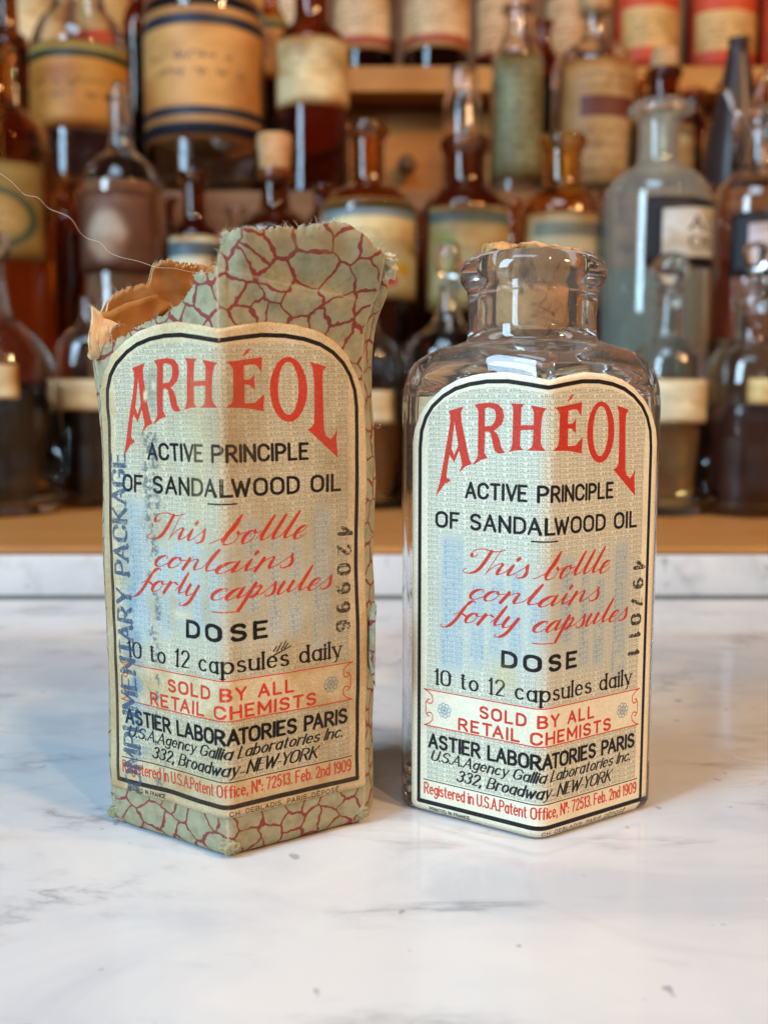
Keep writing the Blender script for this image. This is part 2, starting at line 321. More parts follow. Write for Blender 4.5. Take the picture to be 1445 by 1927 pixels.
# ------------------------------------------------------------------ the printed label (shared by package and bottle)
def P2(s): return [tuple(map(float,q.split(','))) for q in s.split()]
BIG=dict(A='-19.2,74.6 -16.1,75.4 -16.6,74.4 -16.5,73.0 -15.5,69.0 -14.9,66.5 -14.3,65.4 -15.5,65.0 -16.9,63.8 -16.3,65.1 -16.4,65.8 -16.9,67.7 -17.9,65.6 -18.9,66.9 -19.5,63.3 -19.3,62.7 -18.7,62.5 -18.7,62.2 -19.8,61.7 -21.7,59.4 -20.9,62.0 -20.4,64.3 -20.1,65.8 -18.8,72.5 -18.8,73.8 -18.9,74.2',
R='-13.9,75.7 -13.1,75.9 -10.9,76.1 -9.3,75.9 -8.3,75.0 -8.0,73.7 -8.4,72.5 -9.4,71.6 -10.0,71.3 -9.3,70.8 -8.8,69.7 -8.5,68.5 -8.1,68.0 -7.8,67.7 -8.0,67.5 -9.1,67.4 -9.8,67.9 -10.2,69.2 -10.6,70.8 -11.0,71.1 -11.7,71.2 -11.8,67.5 -11.4,66.9 -11.2,66.6 -12.5,66.2 -13.9,65.3 -14.1,65.4 -13.3,66.4 -13.1,67.1 -13.1,74.6 -13.4,75.2',
H='-6.8,76.0 -4.2,75.9 -4.7,75.2 -4.8,72.3 -2.4,72.4 -2.4,74.5 -2.7,75.2 -3.0,75.7 -0.2,75.2 -0.7,74.6 -1.0,73.4 -1.1,69.6 -0.8,68.7 -0.3,68.2 -0.4,68.1 -3.6,68.1 -2.7,68.7 -2.5,69.4 -2.4,71.6 -4.8,71.5 -4.9,68.9 -4.6,68.5 -4.2,68.2 -5.9,68.0 -7.1,67.7 -6.6,68.3 -6.4,69.1 -6.3,74.6 -6.4,75.4',
E='1.2,75.3 7.5,76.2 7.3,73.8 6.4,74.9 5.5,75.0 4.3,74.8 4.2,72.5 5.3,72.6 6.1,73.4 6.1,70.9 5.2,71.7 4.3,71.8 4.3,68.8 6.1,68.9 7.1,69.7 7.8,70.3 7.6,67.5 4.3,68.0 0.9,68.1 1.8,68.7 2.2,69.5 2.3,74.2 1.8,74.9',
K='4.1,76.4 4.7,77.2 5.6,77.6 5.0,76.8 4.3,76.3',
L='16.0,75.6 19.1,74.8 18.4,74.1 18.3,72.0 18.6,64.3 18.9,63.3 19.9,62.7 20.5,63.3 21.1,64.5 21.0,62.1 21.3,59.5 20.4,60.2 18.0,62.3 15.5,64.4 16.1,64.6 16.7,65.4 16.8,67.3 16.7,72.0 16.5,74.5')
HOLES=dict(A='-17.9,72.7 -18.5,67.9 -17.9,66.9 -17.1,68.6',R='-11.8,75.1 -11.8,72.0 -10.5,72.1 -9.8,73.0 -9.6,74.1 -9.9,74.9 -10.9,75.3')
ARCH=[(0,78.6),(3.4,79.15),(7.5,79.7),(11.5,79.7),(15,79.25),(18,78.45),(20.4,77.2),(22.5,75.4),(23.9,73.4),(24.8,71),(25.1,68)]
OUTL=[(0,79.9),(3.5,80.6),(8.3,81.3),(13.3,81.0),(17.5,80.1),(20.6,78.6),(23.2,76.5),(25.1,74.0),(26.4,71.0),(26.9,67.5),(27.0,64)]
def interp(tab,x): return float(np.interp(x,[t[0] for t in tab],[t[1] for t in tab]))
LU=27.2; LV0,LV1=-.2,82.0
def build_label():
    S=Sheet(-LU,LU,LV0,LV1,26)
    red=S.layer(); blk=S.layer(); blue=S.layer()
    for k,v in BIG.items(): 
        l=S.layer() if k in HOLES else red
        S.poly(l,P2(v))
        if k in HOLES: S.poly(l,P2(HOLES[k]),sub=True); np.maximum(red,l,out=red)
    o=S.layer(); S.poly(o,[(12.15+3.35*math.cos(a),71+5.3*math.sin(a)) for a in np.linspace(0,2*PI,40)[:-1]])
    S.poly(o,[(12.1+1.85*math.cos(a),71.2+4.3*math.sin(a)) for a in np.linspace(0,2*PI,40)[:-1]],sub=True); np.maximum(red,o,out=red)
    t=S.text
    t(blk,'ACTIVE PRINCIPLE',-15.4,15.5,59.55,2.5,.58,.46,gap=.25,space=.5)
    t(blk,'OF SANDALWOOD OIL',-21.5,21.8,54.0,2.55,.58,.46,gap=.27,space=.5)
    S.line(blk,[(-2.4,52.7),(2.4,52.7)],.13)
    hand=dict(font=SF,slant=.62,gap=.035,space=.34)
    t(red,'This bottle',-15.2,14.6,46.2,4.6,.64,.15,**hand)
    t(red,'contains',-14.8,12.6,41.5,4.2,.62,.15,**hand)
    t(red,'forty capsules',-18.2,19.8,37.1,4.2,.62,.15,**hand)
    S.line(red,[(-1.9,35.1),(1.9,35.1)],.1)
    t(blk,'DOSE',-7.6,7.4,30.3,2.5,.76,.56,gap=.42)
    rom=dict(thick=.50,thin=.17,serif=.13)
    t(blk,'10 to 12 capsules daily',-21.6,21.6,24.9,2.75,gap=.24,space=.42,**rom)
    # banner
    for y,dirn in ((23.6,-1),(16.8,1)):
        S.line(red,[(-24,y),(24,y)],.1)
        for sx in (-1,1):
            S.line(red,[(sx*23.9,y),(sx*22.9,y+dirn*.45),(sx*22.2,y+dirn*1.1)]+[(sx*x_,y+dirn*(2.0+dy)) for x_,dy in ((22.1,0),(22.4,.5),(23.0,.55),(23.35,.2),(23.2,-.2),(22.8,-.15))],.1)
    for sx in (-1,1): S.line(red,[(sx*23.35,18.9),(sx*23.6,19.2),(sx*23.6,21.2),(sx*23.35,21.5)],.09)
    t(red,'SOLD BY ALL',-12.0,12.1,20.25,1.95,.50,.42,gap=.34,space=.5)
    t(red,'RETAIL CHEMISTS',-16.4,16.4,17.25,1.95,.50,.42,gap=.32,space=.5)
    for cx in (-19.6,19.6):
        for k in range(8):
            a=k*PI/4+.2; c=(cx+1.0*math.cos(a),20.2+1.0*math.sin(a))
            S.line(blue,[(c[0]+.42*math.cos(q),c[1]+.42*math.sin(q)) for q in np.linspace(0,2*PI,9)],.07); S.seg(blue,(cx,20.2),c,.06,.06)
    t(blk,'ASTIER LABORATORIES PARIS',-22.8,22.8,12.85,2.35,.60,.50,gap=.24,space=.45)
    it=dict(slant=.36,serif=.06)
    t(blk,'U.S.A.Agency Gallia Laboratories Inc.',-22.4,21.8,10.35,1.85,.38,.15,gap=.2,space=.34,**it)
    t(blk,'332, Broadway_NEW-YORK',-16.8,16.8,7.45,2.0,.42,.16,gap=.2,space=.34,**it)
    S.line(blk,[(-24,6.35),(24,6.35)],.09)
    t(red,'Registered in U.S.A.Patent Office, Nº: 72513. Feb. 2nd 1909',-23.8,23.8,3.75,2.0,.32,.26,gap=.22,space=.36)
    # border
    S.line(blk,[(-25.1,2.05),(25.1,2.05)],.42)
    for sx in (-1,1): S.line(blk,[(sx*x_,y_) for x_,y_ in ARCH]+[(sx*25.1,2.0)],.36)
    t(blk,'PRINTED IN FRANCE',-22.8,-14.2,.55,.62,.15,gap=.3,space=.5)
    t(blk,'CH. DEBLADIS. PARIS_DÉPOSÉ.',.4,21.6,.45,.72,.13,gap=.32,space=.5)
    # security ground of tiny repeated lettering
    pitch=.965; per=4.05
    T=Sheet(0,per,0,pitch,26); tl=T.layer(); T.text(tl,'ARHEOL',.12,per-.22,.17,.56,.075,gap=.3)
    T.line(tl,[(0,.03),(per,.03)],.022)
    nx=int(np.ceil(S.W/T.W))+2
    strip=np.tile(tl,(1,nx)); micro=S.layer(); j=0; k=0
    while j<S.H:
        off=int((k*.37%1)*T.W) if k%5==0 else (k*3)%T.W//6
        r=strip[:min(T.H,S.H-j),off:off+S.W]; micro[j:j+r.shape[0]]=r; j+=T.H; k+=1
    U,V=np.meshgrid(S.X,S.Y)
    archv=np.interp(np.abs(U),[a[0] for a in ARCH],[a[1] for a in ARCH])
    area_=((np.abs(U)<23.4)&(V<archv-1.0)&(V>6.6)&~((V>16.7)&(V<23.7))).astype(np.float32)
    blank=Sheet(-LU,LU,LV0,LV1,26).layer()
    # broad blue columns showing the tiny letters in white
    bars=S.layer()
    nz=fbm(S.H,S.W,40,5)
    for (a0,a1,top,bot) in ((-20.6,-15.6,53.5,26.9),(-14.3,-11.2,46,28.2),(-10.4,-7.4,47.5,30.5),(-6.4,-3.8,49,30),(-2.6,1.0,45,33.4),(3.0,6.6,51,32.8),(7.8,10.6,48,28.5),(11.4,14.4,47,28.2),(16.3,19.9,52.5,25.6)):
        rise=np.clip((V-(bot))/2.5,0,1)*np.clip((top-V)/2.5,0,1)
        b=np.clip((U-a0+.3*nz+.25*(40-V)*.1)/.6,0,1)*np.clip((a1-U+.3*nz)/.6,0,1)*rise; np.maximum(bars,b,out=bars)
    bars*= (np.clip((nz-.2)*6,0,1))
    soft=np.exp(-((V-39)/11)**4)*np.clip((23-np.abs(U))/3,0,1)*.35
    bars=np.maximum(bars,soft)*area_
    return S,red,blk,blue,micro*area_,bars,area_,U,V
SH,RED,BLK,BLU,MIC,BARS,ARE,UU,VV=build_label()
def mixc(img,mask,col,a=1.):
    m=(mask*a)[...,None]; return img*(1-m)+np.array(col,np.float32)*m
def compose(paper,seed,age,number,stamp):
    H,W=SH.H,SH.W
    g=fbm(H,W,6,seed,2); blot=fbm(H,W,180,seed+3,4); mid=fbm(H,W,44,seed+9,4)
    img=np.ones((H,W,3),np.float32)*np.array(paper,np.float32)
    img*= (1+(g-.5)*.10*(1+age))[...,None]; img*= (1-(np.clip(blot-.45,0,1)*.5*age)[...,None]*np.array([.6,1.,1.6],np.float32))
    img=mixc(img,ARE,(.80,.83,.76),.35)
    wear=np.clip((fbm(H,W,5,seed+20,2)-.25)*5,0,1)
    bl=np.clip(BARS*(1-MIC*.95),0,1)
    img=mixc(img,bl,(.50,.61,.68),.72*(1-.15*age)); img=mixc(img,MIC*(1-BARS),(.33,.34,.28),.74)
    img=mixc(img,MIC*BARS,(.90,.90,.82),.85)
    img=mixc(img,BLU,(.36,.52,.62),.85)
    img=mixc(img,RED*(.80+.2*wear),(.80,.17,.11),.93-.07*age)
    img=mixc(img,BLK*(.86+.14*wear),(.09,.08,.08),.97)
    nb=SH.layer()
    SH.text(nb,number,47.6,29.2,21.3,2.5,.0,rot=1) if False else None
    cu=47.4
    for ch in number:
        wd,st=F[ch]; y0=cu
        for S_ in st:
            P=[(21.35+y*2.5+ (0.05*(cu-40)),y0-x*2.5*1.15) for x,y in S_]
            for i in range(len(P)-1):
                d=abs(S_[i+1][1]-S_[i][1])/(math.hypot(S_[i+1][0]-S_[i][0],S_[i+1][1]-S_[i][1]) or 1)
                SH.seg(nb,P[i],P[i+1],.08+.26*d,.08+.26*d)
        cu-=3.3
    img=mixc(img,nb*np.clip((fbm(H,W,8,seed+40,2)-.18)*3.4,0,1),(.15,.14,.12),.85)
    if stamp:
        st=SH.layer(); SH.text(st,'COMPLIMENTARY PACKAGE',-1.6,60.0,-19.6,3.5,.85,.42,rot=2,serif=.1,gap=.26,space=.5,shift=-1.6)
        st*=np.clip((fbm(H,W,14,seed+60,3)-.16)*3.2,.15,1)
        sm=np.exp(-((UU+20.2)/2.6)**2)*np.exp(-((VV-22)/26)**2)*np.clip((mid-.25)*2,0,1)
        img=mixc(img,np.clip(sm,0,1),(.34,.48,.62),.50)
        img=mixc(img,st,(.22,.29,.38),.80)
        col=np.exp(-((UU+15.0+ .4*np.sin(VV*.7))/(1.2+.7*np.clip((VV-45)/12,0,1)))**4)*((VV<64)&(VV>1))
        brk=np.clip((smooth_noise(H,W,30,99)-.40)*5,0,1)*np.clip((fbm(H,W,9,77,2)-.28)*4,0,1)
        brk=np.where(VV>49,np.clip((fbm(H,W,9,77,2)-.2)*4,0,1),brk)
        brk=brk*np.clip((smooth_noise(H,W*1,16,55)-.3)*3,0,1); img=mixc(img,col*brk,(.26,.33,.38),.62)
        # rubbed and browned patches
        def patch(cx,cy,sx,sy,c,a,p=2):
            nonlocal img
            m=np.exp(-(np.abs((UU-cx)/sx)**p+np.abs((VV-cy)/sy)**p)); img=mixc(img,np.clip(m*(.5+mid),0,1),c,a)
        patch(-14.2,71,1.6,3.4,(.42,.38,.33),.42); patch(-16.0,70,.5,.9,(.90,.84,.66),.9,3); patch(-13.9,71.6,.6,.8,(.90,.84,.70),.8,3)
        patch(3.2,66,5.5,12,(.55,.43,.28),.34); patch(-4,60,2.5,14,(.84,.74,.52),.35); patch(-9,33.8,2.2,.9,(.93,.86,.68),.6)
        patch(22,30,6,60,(.48,.37,.24),.26); patch(0,2,30,5,(.56,.46,.32),.26); patch(-26,40,1.6,60,(.62,.52,.38),.5)
        fx=np.clip(1-np.abs(UU-.1)/.28,0,1)*np.clip((fbm(H,W,12,31,2)-.3)*3,0,1); img=mixc(img,fx,(.86,.80,.66),.55)
        pen=SH.layer()
        for (a,b) in (((8.6,27.6),(9.2,28.4)),((9.2,27.5),(10.1,28.9)),((10.0,27.7),(10.9,29.0)),((10.6,27.9),(11.3,28.6)),((8.6,26.9),(11.8,28.1))): SH.seg(pen,a,b,.13,.1)
        img=mixc(img,pen,(.12,.1,.12),.9)
    else:
        m=np.exp(-(((UU+7.2)/2.2)**2+((VV-28.4)/2.0)**2)); img=mixc(img,np.clip(m*(.4+mid),0,1),(.84,.76,.50),.55)
        edge=np.clip((np.abs(UU)-25.9)/1.0,0,1); img=mixc(img,edge,(.80,.68,.48),.35)
    # brown flecks
    fl=(smooth_noise(H,W,7,seed+80)>.965).astype(np.float32)*(smooth_noise(H,W,60,seed+81)>.5); img=mixc(img,fl,(.30,.22,.16),.5*(.5+age))
    return np.clip(img,0,1)

# ------------------------------------------------------------------ rounded hexagon sections
def hexagon(hw,cy_side,depth_ridge,rads,mid=1.):
    """half width, half length of the flat side, ridge distance from centre. Returns closed polyline starting at the front ridge, going +x; arc coordinate in mm"""
    V=[(0,-depth_ridge),(hw,-cy_side),(hw+mid,0),(hw,cy_side),(0,depth_ridge),(-hw,cy_side),(-hw-mid,0),(-hw,-cy_side)]
    rads=[rads[0],rads[1],2.5,rads[2],rads[3],rads[4],2.5,rads[5]]
    pts=[]
    for i,p in enumerate(V):
        a=np.array(V[i-1],float); b=np.array(V[(i+1)%8],float); p=np.array(p,float); r=rads[i]
        da=(a-p)/np.linalg.norm(a-p); db=(b-p)/np.linalg.norm(b-p); ang=math.acos(np.dot(da,db)); t=r/math.tan(ang/2)
        A=p+da*t; B=p+db*t
        for k in range(9):
            s=k/8; q=(1-s)**2*A+2*s*(1-s)*p+s*s*B; pts.append(q)
    pts=np.array(pts); 
    # start at middle of first fillet
    pts=np.roll(pts,-4,0); closed=np.vstack([pts,pts[:1]]); d=np.r_[0,np.cumsum(np.hypot(*np.diff(closed,axis=0).T))]
    return closed,d
class Section:
    def __init__(s,*a): s.c,s.d=hexagon(*a); s.L=s.d[-1]
    def at(s,u):
        u=u%s.L; return np.array([np.interp(u,s.d,s.c[:,0]),np.interp(u,s.d,s.c[:,1])])
    def nrm(s,u):
        t=s.at(u+.15)-s.at(u-.15); t/=np.linalg.norm(t); return np.array([t[1],-t[0]])

# ================================================================== setting
M_marble=marble('polished_marble')
def box(name,x0,x1,y0,y1,z0,z1,mat,bevel=0.,parent=None):
    bm=bmesh.new(); bmesh.ops.create_cube(bm,size=1)
    for v in bm.verts: v.co=Vector(((x0+x1)/2+v.co.x*(x1-x0),(y0+y1)/2+v.co.y*(y1-y0),(z0+z1)/2+v.co.z*(z1-z0)))
    if bevel: bmesh.ops.bevel(bm,geom=list(bm.edges),offset=bevel,segments=3,profile=.5,affect='EDGES')
    me=bpy.data.meshes.new(name); bm.to_mesh(me); bm.free(); me.materials.append(mat); o=bpy.data.objects.new(name,me); C.objects.link(o)
    if parent: hang(o,parent)
    return o
ct=box('countertop',-.9,.9,-.35,.378,-.03,0,M_marble,.0008); ct['kind']='structure'
M_joint_shadow=liquid('joint_shadow_grey',(.09,.11,.10),0,.7)
sl=box('joint_shadow_strip',-.9,.9,.3782,.3883,-.01,-.0003,M_joint_shadow,.0003); sl['kind']='structure'  # grey-green strip in the joint, coloured dark to give its shadow line
M_white=marble('white_marble',(1.08,1.06,1.05))
up=box('marble_upstand',-.9,.9,.3885,.42,-.03,.0152,M_white,.0008); up['kind']='structure'
M_shelf=wood('shelf_wood',(.36,.145,.03),(.54,.24,.06),1,.55)
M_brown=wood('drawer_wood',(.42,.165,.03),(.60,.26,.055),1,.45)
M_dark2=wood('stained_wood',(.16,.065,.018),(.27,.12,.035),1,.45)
M_dark=wood('dark_wood',(.10,.045,.018),(.19,.085,.03),1,.5)
ws=box('wooden_shelf',-.9,.9,.390,1.0,.0156,.0186,M_shelf,.0007); ws['kind']='structure'
SZ=.0186
cab=thing('stepped_display_cabinet','stepped brown wooden display rack with drawer fronts behind the rows of pharmacy bottles','cabinet',(0,.66,SZ))
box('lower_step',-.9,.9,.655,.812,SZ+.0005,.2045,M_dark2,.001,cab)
box('upper_step',-.9,.9,.845,1.05,SZ+.0005,.305,M_brown,.001,cab)
box('top_board',-.9,.9,.80,1.08,.3055,.3245,M_brown,.0015,cab)
dx=-.30
for i,(a,b) in enumerate(((-.46,-.235),(-.23,-.005),(0.0,.225),(.23,.46))):
    o=box('drawer_front',a-.075,b-.075,.834,.8445,.207,.2985,M_brown,.002,cab)
    k=bpy.data.objects.new('x',None)
    cxk=at(765,315,.83); 
bpy.data.objects.remove(k)
bw=box('back_wall',-1.2,1.2,1.12,1.16,0,1.2,M_dark); bw['kind']='structure'

# ------------------------------------------------------------------ lathe
def lathe(name,prof,cx,cy,mat,n=48,parent=None,a0=0,a1=2*PI,uv=False,cap=False):
    """prof: list of (r,z) in metres"""
    full=abs(a1-a0-2*PI)<1e-6; m=n if full else n+1; vs=[];fs=[];uvs=[]
    for j,(r,z) in enumerate(prof):
        for i in range(m):
            a=a0+(a1-a0)*i/n; vs.append((cx+r*math.sin(a),cy-r*math.cos(a),z)); uvs.append((i/n,j/max(1,len(prof)-1)))
    for j in range(len(prof)-1):
        for i in range(n):
            i2=(i+1)%m if full else i+1
            fs.append((j*m+i,j*m+i2,(j+1)*m+i2,(j+1)*m+i))
    o=obj(name,vs,fs,mat,None,True,uvs if uv else None)
    bm=bmesh.new(); bm.from_mesh(o.data); bmesh.ops.remove_doubles(bm,verts=bm.verts,dist=1e-6)
    if full: bmesh.ops.recalc_face_normals(bm,faces=bm.faces)
    bm.to_mesh(o.data); bm.free()
    if full: o.data.polygons.foreach_set('use_smooth',[True]*len(o.data.polygons))
    if parent: hang(o,parent)
    return o
def resample(pts,n=6):
    """Catmull-rom through profile points (r,z)"""
    P=[pts[0]]+list(pts)+[pts[-1]]; out=[]
    for i in range(1,len(P)-2):
        p0,p1,p2,p3=map(np.array,(P[i-1],P[i],P[i+1],P[i+2]))
        for t in np.linspace(0,1,n,endpoint=False):
            q=.5*((2*p1)+(-p0+p2)*t+(2*p0-5*p1+4*p2-p3)*t*t+(-p0+3*p1-3*p2+p3)*t**3); out.append(q)
    out.append(np.array(P[-2])); return [(max(float(a),0),float(b)) for a,b in out]

M_amber=glass('amber_glass',(.74,.38,.12)); M_dkamber=glass('dark_amber_glass',(.48,.21,.09)); M_orange=glass('orange_amber_glass',(.93,.58,.20))
M_clear=glass('clear_bottle_glass',(.95,.93,.90),dust=.004); M_green=glass('pale_green_glass',(.88,.97,.92),dust=.34); M_warmclear=glass('warm_clear_glass',(.93,.86,.78))
L_black=liquid('black_tincture',(.010,.010,.013)); L_maroon=liquid('maroon_tincture',(.035,.008,.008)); L_brown=liquid('brown_tincture',(.72,.40,.13),.8)
L_amber=liquid('amber_tincture',(.85,.36,.07),.8); L_powder=liquid('brown_powder',(.26,.14,.08),0,.8); L_green=liquid('green_tincture',(.12,.21,.15),.35); L_cream=liquid('pale_powder',(.62,.56,.46),0,.9)
def corkmat(name,a,b):
    n=NT(name); v=n.coord('Object'); x=n.noise(v,420,5,.65); y=n.noise(v,150,3,.5)
    c=n.ramp(x.outputs[0],[(.30,(.07,.03,.012)),(.40,b),(.62,a)]); n.base(n.mix(n.ramp(y.outputs[0],[(.4,0.),(.7,.5)]),c,(.62,.42,.24))); n.set(Roughness=.85)
    n.bump(x.outputs[0],.6,.0004); return n.m
M_cork=corkmat('cork_bark',(.66,.36,.15),(.42,.20,.07))

# background labels: small printed sheets (colour fields, frames, lines of worn type too small to read)
LBL={}
def field(style):
    if style in LBL: return LBL[style]
    r=np.random.RandomState(abs(sum(ord(c)*(i+3) for i,c in enumerate(style)))%9999); H,W=192,160
    def col(*c): return np.array(c,np.float32)
    nz=fbm(H,W,40,r.randint(999)); Y,X_=np.mgrid[0:H,0:W]; y=Y/H; x=X_/W
    def rows(img,c,y0,y1,x0,x1,n,a=.6):
        for k in range(n):
            yy=y1-(k+.5)*(y1-y0)/n; hh=(y1-y0)/n*.32
            S=Sheet(0,W,0,H,1.); l=S.layer(); xx=x0*W+3+r.rand()*8; end=x1*W-3-r.rand()*14; py=None
            while xx<end:
                if r.rand()<.12: xx+=hh*H*.9; py=None
                q=(xx,yy*H+(r.rand()-.5)*2*hh*H*(1.25 if r.rand()<.15 else .8)); 
                if py: S.seg(l,py,q,.7+.6*r.rand(),.7)
                py=q; xx+=max(1.2,hh*H*.30*(.6+r.rand()))
            l=l[:H,:W]*a*1.9; l=np.clip(l,0,1); img=img*(1-l[...,None])+c*l[...,None]
        return img
    img=np.ones((H,W,3),np.float32)
    ink=col(.25,.18,.14)
    if style=='tan_band':      # big jar
        img*=col(.80,.58,.32); img=np.where(((y>.80)|(y<.20))[...,None],col(.72,.52,.30),img)
        for a,b in ((.90,.97),(.77,.84),(.16,.22),(.03,.11)): img=np.where(((y>a)&(y<b))[...,None],col(.12,.14,.20),img)
        img=rows(img,ink,.40,.62,.12,.88,2,.35); img=np.where((((x>.97)&(y>.22)&(y<.77)))[...,None],col(.15,.14,.16),img)
    elif style=='gold_band':
        img*=col(.72,.50,.20); img=np.where(((y>.80)&(y<.90))[...,None],col(.17,.17,.10),img); img=np.where((y>.9)[...,None],col(.62,.54,.28),img); img=rows(img,ink,.3,.6,.15,.85,2,.45)
    elif style=='cream': img*=col(.82,.72,.52); img=rows(img,ink,.55,.9,.15,.85,3,.25); img=np.where((y<.45)[...,None],img*col(1.07,1.08,1.12),img)
    elif style=='plain': img*=col(.84,.80,.66); img=rows(img,ink,.35,.7,.2,.8,1,.4)
    elif style=='yellowed': img*=col(.86,.82,.60); img=rows(img,ink,.35,.7,.2,.8,1,.4)
    elif style=='art':         # picture label: grey-blue frame, cream ribbon, red and yellow fruit shapes
        img*=col(.70,.66,.50); img=np.where(((y>.82)&(y<.95)&(x>.07))[...,None],col(.42,.47,.48),img); img=np.where(((x>.07)&(x<.14)&(y<.9))[...,None],col(.42,.47,.48),img)
        img=np.where(((np.abs(y-.66-.06*np.sin(x*3))<.10)&(x>.2)&(x<.85))[...,None],col(.82,.74,.54),img); img=rows(img,ink,.60,.72,.25,.8,1,.4)
        for cx_,cy_,rr,c in ((.55,.36,.09,(.70,.14,.10)),(.30,.42,.10,(.78,.45,.42)),(.72,.30,.10,(.72,.58,.14)),(.42,.22,.11,(.35,.42,.20)),(.62,.18,.08,(.66,.20,.16)),(.2,.24,.08,(.30,.34,.26)),(.85,.5,.07,(.55,.50,.16))):
            m=np.clip(2-np.hypot((x-cx_),(y-cy_)*1.2)/rr*2,0,1)[...,None]; img=img*(1-m)+col(*c)*m
    elif style=='art2':
        img*=col(.60,.56,.38); img=np.where(((y>.84)&(y<.95))[...,None],col(.30,.36,.36),img); img=np.where(((np.abs(y-.70)<.09)&(x>.3))[...,None],col(.70,.60,.40),img)
        for cx_,cy_,rr,c in ((.2,.66,.14,(.50,.52,.22)),(.52,.5,.09,(.66,.42,.40)),(.35,.4,.08,(.60,.20,.24)),(.7,.4,.14,(.55,.50,.38)),(.25,.22,.12,(.24,.34,.34)),(.6,.2,.1,(.32,.30,.22))):
            m=np.clip(2-np.hypot((x-cx_),(y-cy_)*1.2)/rr*2,0,1)[...,None]; img=img*(1-m)+col(*c)*m
    elif style=='grey_art': img*=col(.66,.60,.46); img=np.where(((y>.75)&(y<.9)&(x>.1))[...,None],col(.42,.42,.36),img); img=rows(img,ink,.3,.65,.15,.85,3,.3)
    elif style=='moss': img*=col(.50,.50,.36); img=rows(img,ink,.08,.92,.08,.92,12,.4)
    elif style=='tan_panel': img*=col(.72,.58,.38); img=np.where(((y>.60)&(y<.74)&(x>.22))[...,None],col(.42,.20,.14),img); img=rows(img,ink,.1,.55,.15,.85,5,.25); img=rows(img,ink,.78,.92,.15,.85,2,.25)
    elif style=='redfoot': img*=col(.86,.72,.54); img=rows(img,ink,.25,.95,.1,.9,9,.22); img=np.where(((y<.14)&(y>.06))[...,None],col(.70,.30,.22),img)
    elif style=='redhead': img*=col(.84,.70,.52); img=np.where((y>.80)[...,None],col(.66,.24,.20),img); img=rows(img,ink,.1,.7,.1,.9,8,.22); img=np.where((y<.08)[...,None],col(.6,.25,.2),img)
    elif style=='redframe':
        img*=col(.78,.28,.15); m=((x>.14)&(x<.9)&(y>.24)&(y<.72))[...,None]; img=np.where(m,col(.84,.68,.42),img); img=rows(img,ink,.3,.66,.18,.86,4,.25)
    elif style in('apoth','apoth2'):      # black framed white enamel panel with slanting bold capitals
        c0=col(.78,.80,.78) if style=='apoth' else col(.80,.76,.78); img*=col(.09,.08,.11); yy=y-.10*(x-.5)
        m=((x>.16)&(x<.97)&(yy>.13)&(yy<.85))[...,None]; img=np.where(m,c0,img)
        S=Sheet(0,W,0,H,1.); l=S.layer(); S.text(l,'AU' if style=='apoth' else 'AO',.47*W,.9*W,.54*H,34,7,5,slant=-.0,gap=.35,serif=.1); S.text(l,'OIL' if style=='apoth' else 'SM',.47*W,.93*W,.28*H,30,6,4,gap=.3,serif=.1)
        if style=='apoth2': l=l*0; S.text(l,'A',.62*W,.8*W,.58*H,30,7,5,serif=.1); S.text(l,'CU',.45*W,.9*W,.30*H,30,6,4,gap=.3,serif=.1)
        l=l[:H,:W]; img=img*(1-.8*l[...,None])+col(.16,.15,.17)*.8*l[...,None]
    elif style=='leafy':
        img*=col(.52,.42,.20); m=np.clip(1.3-((x-.45)**2/.10+(y-.42)**2/.05),0,1)[...,None]; img=img*(1-m)+col(.66,.52,.30)*m
        d=np.hypot((x-.45)/.42,(y-.42)/.30); img=np.where((np.abs(d-1)<.10)[...,None],col(.25,.28,.18),img)
        img=np.where(((y>.72)&(x<.42)&(y<1.25-x))[...,None],col(.68,.50,.08),img); img=rows(img,ink,.34,.5,.15,.75,2,.5)
    elif style=='bluewhite': img*=col(.82,.80,.68); img=np.where(((y>.45)&(y<.85))[...,None],col(.34,.42,.46),img)
    elif style=='oval': img*=col(.36,.22,.15); m=np.clip(1.6-((x-.42)**2/.05+(y-.45)**2/.09),0,1)[...,None]; img=img*(1-m)+col(.62,.54,.46)*m; img=rows(img,col(.55,.40,.30),.8,.95,.1,.9,2,.4)
    img=img*(.86+.28*nz[...,None]); st_=fbm(H,W,60,r.randint(999),3); ed=np.clip(1-np.minimum(np.minimum(x,1-x),np.minimum(y,1-y))/(.05+.08*nz),0,1); img=img*(1-(.45*np.clip(st_-.42,0,1)*2+.35*ed)[...,None]*np.array([.45,.8,1.2],np.float32)); LBL[style]=printed('print_'+style,img,.55,.1,400,.4); return LBL[style]

